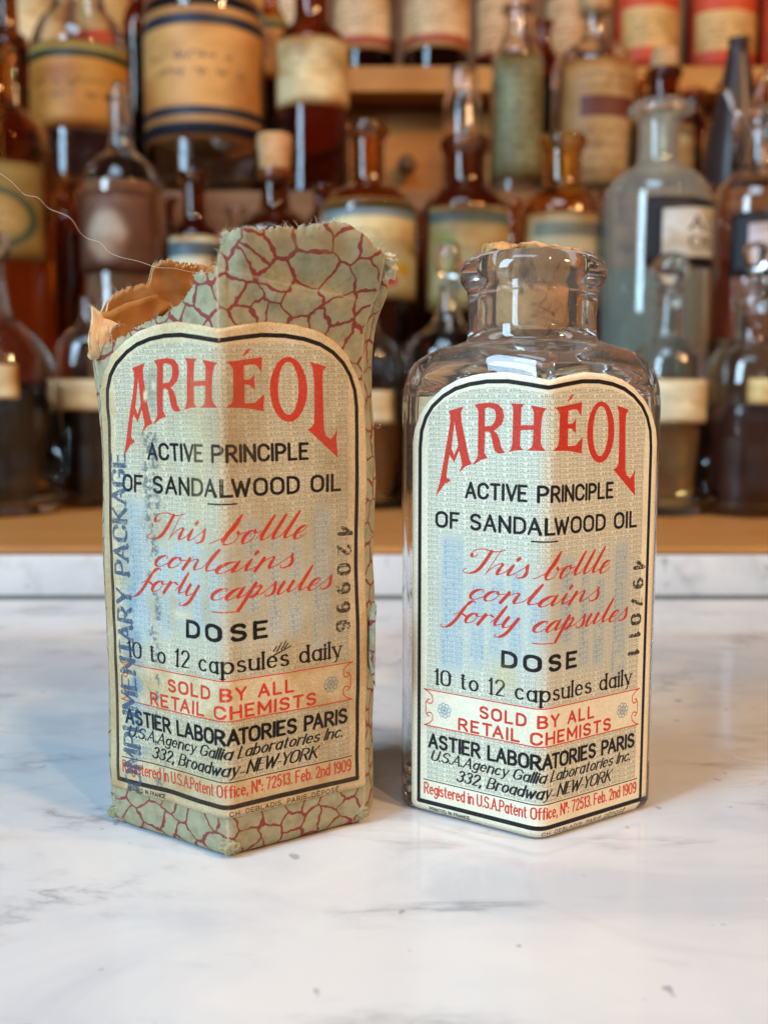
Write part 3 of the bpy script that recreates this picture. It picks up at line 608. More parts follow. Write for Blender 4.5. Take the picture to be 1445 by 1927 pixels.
def bottle(name,label,Y,xc,prof,base_z,mat,lab=None,liq=None,cork=None,stopper=None,wall=.0022,group='old pharmacy bottles on the shelves',closed=False,n=48):
    """prof from top to bottom: (photo y, half width in photo px) at distance Y"""
    P=[]
    for (py,hw) in reversed(prof):
        z=at(xc,py,Y).z; P.append((hw*mpp(Y,z),z))
    rb=P[0][0]; cx=at(xc,(prof[-1][0]),Y).x
    root=thing(name,label,'bottle',(cx,Y,base_z),group)
    body=[(rb*.90,base_z+.0002),(rb*.985,base_z+.0015),(rb,base_z+.005)]
    P=[p for p in P if p[1]>base_z+.008]
    outer=[(0,base_z+.0002)]+body+resample(P,5)
    zt=outer[-1][1]
    inner=[(max(r-wall,.0005),z) for r,z in resample(P,5) ]
    inner=[(r,z) for r,z in inner]
    prof2=outer+[(outer[-1][0]-wall*.5,zt+.0006)]+[(inner[-1][0],zt+.0002)]+list(reversed(inner[:-1]))+[(rb-wall,base_z+.006),(rb*.7,base_z+.004),(0,base_z+.004)]
    lathe('glass_body',prof2,cx,Y,mat,n,root)
    ri=lambda z: float(np.interp(z,[q[1] for q in inner],[q[0] for q in inner]))
    ro=lambda z: float(np.interp(z,[q[1] for q in outer],[q[0] for q in outer]))
    if liq:
        m,py=liq; zt2=at(xc,py,Y).z
        zz=np.linspace(base_z+.0075,zt2,10)
        lp=[(0,base_z+.0045),(rb-wall-.0012,base_z+.0046)]+[(max(ri(z)-.0003,.001),z) for z in zz]+[(0,zt2)]
        lathe('contents',lp,cx,Y,m,n,root)
    for q in ([lab] if lab and not isinstance(lab,list) else (lab or [])):
        style,x0,x1,y0,y1=q; za=at(xc,y1,Y).z; zb=at(xc,y0,Y).z; rm=ro((za+zb)/2); hw=rm/mpp(Y,(za+zb)/2)
        f=lambda x: math.asin(max(-.999,min(.999,(x-xc)/hw)))
        A0=f(x0) if x0 is not None else -1.5; A1=f(x1) if x1 is not None else 1.5
        zz=np.linspace(za,zb,7); outer_=[(ro(z)+.0004,z) for z in zz]
        o=lathe('paper_label',outer_,cx,Y,field(style),24,root,A0,A1,uv=True)
        sm=o.modifiers.new('thickness','SOLIDIFY'); sm.thickness=.0002; sm.offset=-1
    if cork:
        y0,y1,h0,h1=cork; za=at(xc,y1,Y).z; zb=at(xc,y0,Y).z; k=mpp(Y,za)
        lathe('cork',[(0,za-.002),(h1*k*.92,za-.002),(h1*k,za),(h0*k,zb-.001),(h0*k*.93,zb),(0,zb+.0003)],cx,Y,M_cork,24,root)
    if stopper:
        m,sp=stopper; q=[]
        for (py,hw) in reversed(sp): z=at(xc,py,Y).z; q.append((hw*mpp(Y,z),z))
        q=resample(q,6); lathe('glass_stopper',[(0,q[0][1])]+q+[(0,q[-1][1])],cx,Y,m,32,root)
    return root

F_=bottle; S1=SZ; U1=.2045; T1=.3245; NB='pharmacy_bottle'
# ---- front row on the wooden shelf
F_(NB,'ball-stoppered clear bottle half full of black liquid, at the left edge of the front row',.505,10,[(500,17),(520,17),(560,22),(595,30),(612,52),(640,78),(672,98),(700,104),(960,104)],S1,M_clear,('plain',None,75,688,750),(L_black,722),stopper=(M_clear,[(432,4),(437,18),(452,28),(468,30),(484,25),(497,13),(505,11),(540,14)]))
F_(NB,'small clear bottle of black liquid half hidden behind the torn package, low cream label',.535,178,[(560,14),(590,16),(612,26),(632,48),(655,60),(690,64),(940,64)],S1,M_clear,('plain',118,None,714,772),(L_black,748))
F_(NB,'clear bottle of amber liquid seen in the gap between package and front bottle',.53,690,[(560,18),(600,20),(625,32),(645,56),(670,70),(700,74),(940,74)],S1,M_clear,('plain',None,742,735,795),(L_amber,800))
F_(NB,'stoppered clear flask standing right behind the neck of the front label bottle',.52,840,[(540,18),(560,18),(600,30),(618,45),(636,70),(665,86),(700,92),(950,92)],S1,M_warmclear,('plain',770,None,745,800),(L_maroon,830),stopper=(M_clear,[(455,8),(462,22),(485,28),(510,22),(525,12),(545,14)]))
F_(NB,'clear ball-stoppered bottle of brown liquid right behind the corked front bottle',.50,1247,[(545,27),(556,24),(600,26),(635,30),(650,50),(668,62),(690,69),(720,71),(965,71)],S1,M_clear,('plain',1190,None,714,795),(L_brown,805),stopper=(M_clear,[(474,8),(480,24),(497,34),(515,34),(532,22),(542,13),(560,19),(580,16)]))
F_(NB,'wide clear bottle of maroon liquid with yellowish label, right edge of front row',.50,1402,[(555,30),(565,34),(600,34),(640,36),(655,58),(675,80),(700,88),(725,90),(965,90)],S1,M_clear,('yellowed',1366,None,713,760),(L_maroon,762),stopper=(M_clear,[(455,6),(462,20),(480,24),(500,18),(512,10),(530,14),(548,34),(556,30),(590,22)]))
# ---- second row
F_(NB,'large amber bottle with yellow and green picture label at the left edge',.60,18,[(85,34),(100,34),(106,28),(185,30),(212,56),(245,86),(280,98),(330,100),(700,100)],S1,M_amber,('leafy',-60,110,322,500),(L_amber,420))
F_(NB,'brown powder bottle with faint pale oval label and tall clear neck',.60,240,[(180,24),(190,26),(200,22),(275,24),(295,38),(315,60),(345,74),(380,78),(700,80)],S1,M_warmclear,('oval',172,308,372,520),(L_powder,350),stopper=(M_clear,[(155,6),(160,12),(180,13),(200,11),(225,12)]))
F_(NB,'slim amber bottle with blue and white label, between powder bottle and torn package',.60,373,[(325,28),(335,30),(345,22),(410,24),(430,38),(445,46),(470,48),(700,48)],S1,M_dkamber,('bluewhite',326,None,450,520))
F_(NB,'low amber bottle plugged with a broad pale cork, behind the torn package flap',.585,522,[(322,32),(335,33),(345,28),(392,30),(410,52),(432,72),(460,80),(700,80)],S1,M_dkamber,('cream',450,None,470,560),cork=(255,330,33,28))
F_(NB,'wide-necked amber bottle with fruit picture label right of the torn package',.575,693,[(235,40),(246,43),(258,38),(268,32),(340,33),(352,48),(368,72),(392,88),(420,90),(700,90)],S1,M_amber,('art',608,None,388,570))
F_(NB,'dark wide-necked amber bottle with faded picture label behind the front cork',.575,872,[(262,46),(274,49),(288,44),(296,40),(345,41),(362,56),(382,74),(402,81),(430,82),(700,82)],S1,M_dkamber,('art2',802,None,400,590))
F_(NB,'orange amber bottle with flared lip and dull grey label',.575,1050,[(258,42),(268,46),(282,40),(290,37),(350,39),(366,58),(386,74),(410,82),(440,83),(700,83)],S1,M_orange,('grey_art',978,None,412,590))
F_(NB,'tall pale green bottle with black framed white label and wide lip',.56,1226,[(196,50),(206,58),(216,57),(228,42),(240,38),(308,40),(325,64),(346,86),(370,97),(410,100),(700,100)],S1,M_green,('apoth',1184,1322,388,512),(L_green,512))
F_(NB,'tall clear bottle with black framed white label at the right edge',.56,1412,[(225,30),(232,36),(242,34),(250,28),(312,30),(330,52),(352,72),(380,84),(415,86),(700,86)],S1,M_clear,('apoth2',1345,None,412,530),(L_powder,640),stopper=(M_clear,[(196,6),(202,16),(222,20),(240,20),(270,14)]))
# ---- lower step
F_(NB,'clear jar with gold label under a dark green band, left of the big jar',.71,162,[(-20,44),(-8,46),(20,50),(45,70),(75,84),(105,90),(140,91),(420,91)],U1,M_clear,('gold_band',75,None,104,262),(L_maroon,262))
F_(NB,'largest jar, broad tan label between pairs of dark blue bands',.715,392,[(-30,66),(-12,74),(5,96),(22,108),(40,111),(420,111)],U1,M_warmclear,('tan_band',None,None,22,288))
F_(NB,'dark amber bottle with cream label standing right of the big banded jar',.70,590,[(-40,32),(0,32),(40,34),(58,48),(76,62),(98,68),(130,68),(420,68)],U1,M_dkamber,('cream',526,None,88,214))
F_(NB,'slender clear vial standing behind the dark amber bottle neck',.72,868,[(130,26),(140,30),(165,30),(185,33),(195,36),(420,36)],U1,M_clear)
F_(NB,'narrow tall clear bottle with mossy grey-green label',.71,968,[(10,28),(22,30),(30,24),(72,28),(88,38),(106,46),(130,48),(420,48)],U1,M_clear,('moss',925,None,114,345),(L_powder,350))
F_(NB,'clear round-shouldered bottle, tan label with dark red panel',.72,1110,[(20,28),(28,30),(34,24),(76,27),(90,46),(108,66),(130,76),(160,78),(420,78)],U1,M_clear,('tan_panel',1042,None,132,400),cork=(-8,26,34,27))
F_(NB,'small brown bottle with flat dark lip behind the pale green bottle',.70,1240,[(132,32),(142,35),(152,30),(190,28),(210,46),(235,56),(420,58)],U1,M_dkamber,('grey_art',1190,None,245,330),cork=(92,134,24,26))
F_(NB,'small clear square-shouldered bottle behind the rightmost tall bottle',.72,1365,[(215,30),(225,32),(235,28),(240,44),(252,50),(420,50)],U1,M_warmclear)
# ---- top board
for xc,style,y0,y1,hw,txt,m in ((685,'redfoot',-60,112,62,'amber bottle with cream label and thin red foot line, leftmost on the top board',M_dkamber),
    (818,'redfoot',-60,108,62,'amber bottle with cream label and thin red foot line, second on the top board',M_dkamber),
    (944,'redhead',-20,125,54,'amber bottle with red-headed cream label behind the mossy label bottle',M_amber),
    (1075,'redhead',-20,130,56,'amber bottle with red-headed cream label behind the red panel bottle',M_amber),
    (1207,'redframe',-10,145,60,'amber bottle with torn red framed label, left one of two',M_amber),
    (1345,'redframe',0,152,66,'amber bottle with torn red framed label, right one of two',M_amber),
    (1480,'redframe',-10,150,62,'amber bottle with red label cut by the right picture edge',M_amber)):
    F_(NB,txt,.87+.012*((xc//10)%3),xc,[(-160,hw*.4),(-120,hw*.4),(-95,hw*.8),(-75,hw),(230,hw)],T1,m,(style,xc-hw*.98,None,y0,y1),(L_maroon,60))
F_(NB,'dark bottle high in the left corner of the shelves',.78,30,[(-60,20),(20,20),(60,22),(70,34),(95,42),(420,48)],U1,M_dkamber)
# bottles crowded in behind the second row and behind the jars
for (Y,xc,hw,top,z0,m,lab,lq,txt) in ((.632,128,44,330,S1,M_amber,None,L_amber,'amber bottle seen in the gap between the picture label bottle and brown powder bottle'),
    (.634,318,36,372,S1,M_dkamber,None,None,'dark bottle in the shadow between the brown powder bottle and slim amber one'),
    (.63,446,40,392,S1,M_warmclear,('grey_art',410,None,470,520),L_powder,'small bottle wedged between the slim amber bottle and the pale-corked one'),
    (.632,608,40,350,S1,M_dkamber,None,L_black,'dark bottle in the gap between pale-corked bottle and fruit label bottle'),
    (.634,784,36,400,S1,M_dkamber,None,L_black,'dark bottle in the gap between the two wide-necked picture label bottles'),
    (.633,962,38,380,S1,M_amber,None,L_maroon,'amber bottle in the gap between dark wide-necked bottle and orange bottle'),
    (.634,1142,40,360,S1,M_amber,('tan_panel',1112,None,430,560),None,'tan label bottle in the gap between orange bottle and pale green one'),
    (.633,1328,40,350,S1,M_amber,None,L_amber,'amber bottle in the gap between the two black framed label bottles'),
    (.775,262,30,-40,U1,M_dkamber,None,L_black,'dark bottle in the gap between gold label jar and largest banded jar'),
    (.775,512,34,-30,U1,M_amber,('gold_band',480,None,40,160),L_maroon,'amber bottle peeping out between largest jar and cream label bottle'),
    (.775,1020,32,40,U1,M_dkamber,None,L_black,'dark bottle in the gap between mossy label and red panel bottles'),
    (.775,1195,34,150,U1,M_amber,('cream',1165,None,230,330),L_maroon,'amber bottle behind, between red panel bottle and small flat-lipped one'),
    (.775,1300,36,170,U1,M_dkamber,None,L_black,'dark bottle behind the small clear square-shouldered one'),
    (.775,1425,38,150,U1,M_amber,('cream',1395,None,240,330),L_maroon,'amber bottle at the right edge behind the leaning glass rods')):
    F_(NB,txt,Y,xc,[(top,hw*.55),(top+8,hw*.6),(top+16,hw*.45),(top+45,hw*.48),(top+62,hw*.75),(top+85,hw*.98),(top+100,hw),(top+160,hw)],z0,m,lab,(lq,top+110) if lq else None)
for xc,style,txt in ((70,'cream','cream label bottle on the top board above the gold label jar'),(205,'redframe','red framed label bottle on the top board, left of the largest jar'),(470,'gold_band','gold label bottle on the top board above the gap beside the largest jar'),(560,'redfoot','bottle on the top board behind the dark amber bottle neck')):
    F_(NB,txt,.88,xc,[(-160,24),(-120,24),(-95,50),(-75,60),(230,60)],T1,M_amber,(style,xc-58,None,-30,110),(L_maroon,60))
pf=thing('conical_flask','dark pointed conical flask in the upper right corner behind the rods','flask',(at(1425,190,.66).x,.66,U1-.0))
lathe('glass_body',[(0,U1+.0003),(.020,U1+.0004),(.0215,U1+.004),(.0165,U1+.045),(.008,U1+.092),(.0062,U1+.104),(.0075,U1+.106),(.0062,U1+.106),(.005,U1+.100),(.0145,U1+.045),(.019,U1+.006),(0,U1+.005)],pf.location.x,.70-.0,liquid('smoky_dark_glass',(.05,.032,.028),.1,.3),40,None)
bd=bpy.context.scene.objects['glass_body'] if False else C.objects[-1]
pf.location.y=.70; hang(bd,pf)
# bent glass tubes leaning on the right
def tube(name,pts,r,mat,parent=None,n=8,taper=None):
    vs=[];fs=[]; pts=[Vector(p) for p in pts]
    for i,p in enumerate(pts):
        t=(pts[min(i+1,len(pts)-1)]-pts[max(i-1,0)]).normalized(); a=t.orthogonal().normalized(); b=t.cross(a); rr=r*(taper(i/(len(pts)-1)) if taper else 1)
        for k in range(n):
            q=2*PI*k/n; vs.append(p+a*rr*math.cos(q)+b*rr*math.sin(q))
    for i in range(len(pts)-1):
        for k in range(n): fs.append((i*n+k,i*n+(k+1)%n,(i+1)*n+(k+1)%n,(i+1)*n+k))
    fs.append(tuple(range(n))[::-1]); fs.append(tuple((len(pts)-1)*n+k for k in range(n)))
    o=obj(name,vs,fs,mat)
    if parent: hang(o,parent)
    return o
M_rod=glass('rod_glass',(.95,.93,.88))
M_white_gl=NT('milky_glass'); M_white_gl.base((.75,.68,.6)); M_white_gl.set(Roughness=.15); M_white_gl=M_white_gl.m
for (a,b,c,txt) in (((1415,200),(1440,140),(1475,70),'long glass rod leaning out of the rightmost tall bottle'),((1385,215),(1372,175),(1350,160),'short bent glass rod beside the long leaning one')):
    p0=at(a[0],a[1],.575); o=tube('glass_rod',[p0-Vector((0,0,.03)),p0,at(b[0],b[1],.58),at(c[0],c[1],.585)],.0019,M_rod); o['label']=txt; o['category']='glass rod'
# drawer knob
kp=at(765,315,.832)
lathe('drawer_knob',[(0,-.0),(.004,0),(.004,.006),(.0075,.009),(.0075,.012),(.004,.0145),(0,.015)],0,0,M_dark,20)
kn=bpy.data.objects['drawer_knob']; kn.rotation_euler=(PI/2,0,0); kn.parent=cab; kn.location=Vector((kp.x,.834,kp.z))-cab.location

# ================================================================== the clear bottle in front
def g0(px,py): 
    r=at(px,py,1.)-Vector((0,0,CAMH)); t=-CAMH/r.z; return Vector((0,0,CAMH))+r*t
BR=Vector((.0269,.1684,0)); BC=Vector((.0271,.1879,0))
sec=Section(22.9,4.6,19.5,[3.4,2.4,2.4,.9,2.4,2.4],.9)
def sm(a,b,x): t=min(1,max(0,(x-a)/(b-a))); return t*t*(3-2*t)
SXT=[(0,.965),(.5,.985),(1.4,1),(75.5,1),(78.6,.987),(80.5,.967),(82.1,.937),(83.2,.90),(84.1,.853),(85.1,.78),(85.9,.69),(86.4,.60),(86.9,.52),(87.4,.492),(88.2,.488)]
SYT=[(0,.955),(.5,.98),(1.4,1),(80.2,1),(81.8,.985),(83.1,.95),(84.2,.895),(85.1,.82),(85.8,.74),(86.4,.66),(86.9,.61),(87.4,.59),(88.2,.586)]
BLT=[(78,0),(81,.06),(83,.22),(85,.58),(86.4,.92),(87,1)]
def bpos(u,z,off=0.,inset=0.):
    p=sec.at(u); nn=sec.nrm(u); L_=math.hypot(*p)
    p=p+nn*(off-inset)
    q=np.array([p[0]*interp(SXT,z),p[1]*interp(SYT,z)])
    a=math.atan2(sec.at(u)[1],sec.at(u)[0]); c=np.array([math.cos(a)*(24.-inset)*interp(SXT,z),math.sin(a)*(20.-inset)*interp(SYT,z)]); b=interp(BLT,z)
    q=q*(1-b)+c*b
    return Vector((BC.x+q[0]*MM,BC.y+q[1]*MM,z*MM))
NB_=160
us=[sec.L*i/NB_ for i in range(NB_)]
# denser at the ridges so that they stay crisp
rows=[]
for z in [0,.5,1.4]+list(np.linspace(5,73.5,14))+list(np.linspace(75,88,20)): rows.append([bpos(u,z) for u in us])
angs=[math.atan2(sec.at(u)[1],sec.at(u)[0]) for u in us]
def ring(r,z,wob=0.): return [Vector((BC.x+math.cos(a)*r*MM,BC.y+math.sin(a)*r*MM,(z+wob*math.sin(3*a+1))*MM)) for a in angs]
for r,z in ((11.62,89),(11.6,91),(11.65,93),(11.8,95.2),(11.9,96.2),(12.25,96.7),(12.8,97.3),(13.15,98.1),(13.25,99.0),(13.15,99.9),(12.8,100.8),(12.2,101.6),(11.4,102.2),(10.4,102.5),(8.6,102.6),(7.6,102.5),(6.95,102.1),(6.75,101),(6.7,97),(6.7,93),(6.7,90)): rows.append(ring(r,z,.07 if z>96.5 else 0))
for r,z in ((6.9,88.6),): rows.append(ring(r,z))
for z in (87,86,85,84,83,82,80.5,79,77,75,72,60,40,20,8,4.5): 
    rows.append([bpos(u,z,0,2.0)-Vector((0,0,.0014 if z>80 else 0)) for u in us])
vs=[];fs=[]
for r in rows: vs+=r
for j in range(len(rows)-1):
    for i in range(NB_): fs.append((j*NB_+i,j*NB_+(i+1)%NB_,(j+1)*NB_+(i+1)%NB_,(j+1)*NB_+i))
cb=len(vs); vs.append(Vector((BC.x,BC.y,.0008))); ci=len(vs); vs.append(Vector((BC.x,BC.y,.0052)))
for i in range(NB_): fs.append((cb,(i+1)%NB_,i)); k=(len(rows)-1)*NB_; fs.append((ci,k+i,k+(i+1)%NB_))
M_fg=glass('thick_clear_glass',(.985,.98,.97),.015,1.5,.11,.04)
mb=thing('medicine_bottle','clear six-sided glass bottle with cork and clean red-lettered label, right of torn package','bottle',tuple(BC))
vs=[v+Vector((0,0,.0003)) for v in vs]
hang(obj('glass_body',vs,fs,M_fg),mb)

def surf_sheet(name,posf,u0,u1,botf,topf,mat,parent,nu=130,nv=90,th=.00012,uvf=None):
    vs=[];uv=[];fs=[]
    for i in range(nu+1):
        u=u0+(u1-u0)*i/nu; b=botf(u); t=topf(u)
        for j in range(nv+1):
            v=b+(t-b)*j/nv; vs.append(posf(u,v)); uv.append(((u+LU)/(2*LU),(v-LV0)/(LV1-LV0)))
    for i in range(nu):
        for j in range(nv): fs.append((i*(nv+1)+j,(i+1)*(nv+1)+j,(i+1)*(nv+1)+j+1,i*(nv+1)+j+1))
    o=obj(name,vs,fs,mat,None,True,uv); m=o.modifiers.new('thickness','SOLIDIFY'); m.thickness=th; m.offset=-1
    hang(o,parent); return o
otop=lambda u: interp(OUTL,abs(u))
M_labB=printed('bottle_label_print',compose((.95,.92,.81),3,.25,'497011',False),.5,.25,1500,.18,2.5)
def nz1(x,s=0.): return noise.noise(Vector((x*1.7+s,s*3.1,0)))
def botB(u): return .25+.10*nz1(u*2)+(2.2*sm(24.6,25.6,u))+.5*sm(-25.8,-26.8,u)
surf_sheet('paper_label',lambda u,v:bpos(u*.972+.15,v+.0,.16)+Vector((0,0,.0003)),-26.7,26.7,botB,lambda u:otop(u)+.06*nz1(u*3,5),M_labB,mb)
# cork
def corkmat2():
    n=NT('old_cork'); v=n.coord('Object'); x=n.noise(v,260,6,.7,.4); y=n.noise(v,620,4,.6)
    c=n.ramp(x.outputs[0],[(.30,(.05,.02,.008)),(.38,(.36,.15,.04)),(.47,(.66,.35,.12)),(.72,(.80,.50,.22))])
    vor=n.n('ShaderNodeTexVoronoi',feature='DISTANCE_TO_EDGE'); wv=n.coord('Object',(1,1,.45)); dn=n.noise(wv,300,3,.6)
    ad=n.n('ShaderNodeVectorMath',operation='MULTIPLY_ADD'); n.l(dn.outputs[1],ad.inputs[0]); ad.inputs[1].default_value=(.004,)*3; n.l(wv,ad.inputs[2]); n.l(ad.outputs[0],vor.inputs['Vector']); vor.inputs['Scale'].default_value=120
    cr=n.ramp(vor.outputs[0],[(0.,1.),(.03,.9),(.07,0.)]); g=n.noise(v,130,2,.5); gate=n.ramp(g.outputs[0],[(.50,0.),(.60,1.)])
    c=n.mix(n.math('MULTIPLY',cr,gate),c,(.05,.02,.01)); n.base(n.mix(n.ramp(n.noise(v,170,3,.6,1.).outputs[0],[(.58,0.),(.66,.75)]),c,(.40,.25,.07))); n.set(Roughness=.8); n.bump(n.math('SUBTRACT',y.outputs[0],cr),.7,.0005); return n.m
cp=[(0,89.0),(6.0,89.0),(6.5,89.5),(6.62,91),(6.62,95),(6.65,100),(6.7,102.2),(7.2,102.75),(8.4,102.8),(9.2,103.0),(9.35,103.4),(9.1,103.8),(7.6,104.1),(5,104.3),(2.5,104.3),(0,104.2)]
ck=lathe('cork',[(r*MM,z*MM) for r,z in resample(cp,3)],BC.x,BC.y,corkmat2(),64,mb)
for v in ck.data.vertices:
    p=v.co; a=math.atan2(p.y-BC.y,p.x-BC.x); r=math.hypot(p.y-BC.y,p.x-BC.x)/MM
    if p.z>.1033:
        k=noise.noise(p*330)*1.0+noise.noise(p*900)*.45
        dz=k*.9+1.1*sm(-1,1,math.cos(a-2.6))-.5
        if r>7: dz-= 1.4*max(0,noise.noise(Vector((math.cos(a)*2.2,math.sin(a)*2.2,3))))
        dz-=1.6*math.exp(-((a+2.25)/.16)**2)*sm(3,8,r)
        v.co.z+=dz*MM
    elif r>6: 
        k=1+.02*noise.noise(p*420); v.co.x=BC.x+(p.x-BC.x)*k; v.co.y=BC.y+(p.y-BC.y)*k

# ================================================================== the torn package
PC=Vector((-.0262,.1810,0)); 
psec=Section(22.5,4.9,19.4,[2.6,1.4,2.0,1.2,2.0,1.4],1.9)
PTOP=[(-62.0,101.5),(-56,101.6),(-50,102.0),(-45,102.3),(-43.3,101.4),(-42.6,98.0),(-40,97.2),(-37,95.2),(-35,93.0),(-33,90.5),(-31,87.0),(-29.2,84.8),(-27.6,84.6),(-26.3,84.2),(-24.5,85.6),(-21,87.1),(-17,88.9),(-12.8,90.1),(-8,91.7),(-6.4,93.2),(-4.9,94.6),(-4.3,96.4),(-3.2,96.9),(-.6,96.6),(-.1,97.4),(.3,98.5),(.9,99.8),(1.4,101),(2.0,102.4),(3.9,103.1),(7,103.2),(11.5,103.7),(15,104.2),(18.3,105.2),(20.4,105.2),(22,103.8),(24,101.8),(26.5,100.6),(28.2,100.3),(29.6,101.3),(31,101.0),(32.5,99.2),(34,94),(36,91),(40,90),(50,93),(58,99),(62.0,101.5)]
HP=psec.L/2
def ptop(u):
    uu=u if u<=HP else u-psec.L
    x=uu*62.0/HP; return interp(PTOP,x)+.30*nz1(u*1.1,2)+.34*nz1(u*3,9)+.22*nz1(u*8,4)-.5*max(0,nz1(u*.9,23)-.15)*3
def pdef(u,z):
    """dents and folds of the old card, mm"""
    uu=u if u<=HP else u-psec.L
    n1=noise.noise(Vector((uu*.08,z*.05,1.)))*.6+.9*sm(88,98,z)*noise.noise(Vector((uu*.22,z*.25,7.)))+noise.noise(Vector((uu*.25,z*.2,4.)))*.16
    if abs(uu)<1.5: n1*=.5
    dx=dy=dz=0.
    if uu>8:   # flared right corner
        k=sm(86,101,z)*sm(10,27,uu)*(1-sm(36,44,uu)); dx+=3.9*k; dy-=.6*k
    if 0<uu<30:  # the standing flap leans towards the viewer
        k=sm(90,106,z)*sm(.5,6,uu)*(1-sm(26,34,uu)); dy-=5.0*k
        zc=93+.16*(14-uu); f=math.exp(-((z-zc)/1.6)**2)*sm(5,11,uu)*(1-sm(21,26,uu)); dy-=1.5*f; dy+=.7*math.exp(-((z-zc-4)/1.5)**2)*sm(3,9,uu)
        dx-=.9*sm(97,103,z)*(1-sm(1,6,uu))
    if uu<-20 : 
        k=sm(70,92,z)*sm(-20,-30,uu); dx-=1.6*k*(1-sm(-38,-46,uu))
    if uu<-34: dy+=0
    tilt=0
    return n1,dx,dy
def ppos(u,z,off=0.):
    p=psec.at(u); nn=psec.nrm(u); n1,dx,dy=pdef(u,z)
    k=interp([(0,-1.1),(.6,-.45),(1.6,-.1),(3,0)],z) if z<3 else 0
    bulge=.25*math.sin(z/90*PI)
    p=p+nn*(off+n1+k+bulge)
    return Vector((PC.x+(p[0]+dx)*MM,PC.y+(p[1]+dy)*MM,z*MM+.0003))
def veinpaper():
    n=NT('vein_pattern_paper'); uv=n.n('ShaderNodeUVMap'); m=n.n('ShaderNodeMapping'); n.l(uv.outputs[0],m.inputs[0])
    nz=n.noise(m.outputs[0],.10,3,.55); ad=n.n('ShaderNodeVectorMath',operation='MULTIPLY_ADD'); n.l(nz.outputs[1],ad.inputs[0]); ad.inputs[1].default_value=(5,5,0); n.l(m.outputs[0],ad.inputs[2])
    nf=n.noise(m.outputs[0],.8,2,.5); ad2=n.n('ShaderNodeVectorMath',operation='MULTIPLY_ADD'); n.l(nf.outputs[1],ad2.inputs[0]); ad2.inputs[1].default_value=(.8,.8,0); n.l(ad.outputs[0],ad2.inputs[2])
    vo=n.n('ShaderNodeTexVoronoi',feature='DISTANCE_TO_EDGE',voronoi_dimensions='2D'); n.l(ad2.outputs[0],vo.inputs['Vector']); vo.inputs['Scale'].default_value=.245; vo.inputs['Randomness'].default_value=1
    thn=n.noise(m.outputs[0],.35,2,.5); thr=n.math('MULTIPLY_ADD',thn.outputs[0],.15,-.01)
    d=n.math('SUBTRACT',thr,vo.outputs[0]); line=n.ramp(d,[(.0,0.),(.016,1.)])
    mott=n.noise(m.outputs[0],.35,5,.65); green=n.ramp(mott.outputs[0],[(.3,(.27,.25,.135)),(.5,(.39,.365,.22)),(.75,(.47,.445,.29))])
    fine=n.noise(m.outputs[0],9,3,.6)
    c=n.mix(line,green,(.27,.06,.05)); c=n.mix(n.ramp(fine.outputs[0],[(.62,0.),(.8,.35)]),c,(.16,.12,.07))
    # browned areas where the print is rubbed off
    br=n.noise(m.outputs[0],.055,4,.6); c=n.mix(n.ramp(br.outputs[0],[(.58,0.),(.70,.55)]),c,(.33,.23,.12))
    sx=n.n('ShaderNodeSeparateXYZ'); n.l(uv.outputs[0],sx.inputs[0])
    jit=n.noise(m.outputs[0],1.2,3,.6); xj=n.math('ADD',sx.outputs[0],n.math('MULTIPLY_ADD',jit.outputs[0],.9,-.45))
    for cpos,wd in ((0.,.35),(26.9,.5),(-26.9,.5),(31.5,.25)):
        dd=n.math('ABSOLUTE',n.math('SUBTRACT',xj,cpos)); c=n.mix(n.math('MULTIPLY',n.math('SUBTRACT',1.,n.math('DIVIDE',dd,wd),clamp=True),.8),c,(.58,.54,.38))
    # a soft crossing fold high on the torn flap
    zj=n.math('SUBTRACT',sx.outputs[1],n.math('MULTIPLY_ADD',sx.outputs[0],-.16,97.2)); zj=n.math('ABSOLUTE',n.math('MULTIPLY_ADD',jit.outputs[0],1.1,n.math('ADD',zj,-.5)))
    c=n.mix(n.math('MULTIPLY',n.math('SUBTRACT',1.,n.math('DIVIDE',zj,.3),clamp=True),.45),c,(.55,.52,.38))
    n.base(c); n.set(Roughness=.75); n.b.inputs['Specular IOR Level'].default_value=.25; cv=n.n('ShaderNodeTexVoronoi',feature='F1',voronoi_dimensions='2D'); n.l(ad2.outputs[0],cv.inputs['Vector']); cv.inputs['Scale'].default_value=.11
    up=n.ramp(sx.outputs[1],[(0.,0.),(1.,1.)]); hi=n.math('MULTIPLY_ADD',n.math('SUBTRACT',sx.outputs[1],80.,clamp=False),.1,0.,clamp=True)
    n.bump(n.math('ADD',n.math('ADD',fine.outputs[0],n.math('MULTIPLY',mott.outputs[0],2)),n.math('MULTIPLY',cv.outputs[0],n.math('MULTIPLY_ADD',hi,4.,1.2))),.55,.0003); return n.m
def cardmat(name,a,b,fuzz=.5):
    n=NT(name); v=n.coord('Object'); x=n.noise(v,500,5,.65); y=n.noise(v,60,4,.6); n.base(n.mix(n.ramp(x.outputs[0],[(.35,0.),(.7,.5)]),n.ramp(y.outputs[0],[(.3,a),(.7,b)]),(a[0]*1.5,a[1]*1.5,a[2]*1.5)))
    n.set(Roughness=.85); n.b.inputs['Specular IOR Level'].default_value=.15; n.bump(x.outputs[0],fuzz,.0003); return n.m
M_palec=cardmat('pale_card_edge',(.50,.33,.16),(.62,.44,.25),.8); M_vein=veinpaper(); M_card=cardmat('brown_card',(.30,.13,.035),(.42,.20,.065)); M_torn=cardmat('torn_paper_edge',(.50,.46,.30),(.62,.58,.42),.8)
pk=thing('medicine_package','worn sage package with dark red veins, top torn open, left of the corked bottle','package',tuple(PC))
NU=520; NV=64
vs=[];uv=[];fs=[]
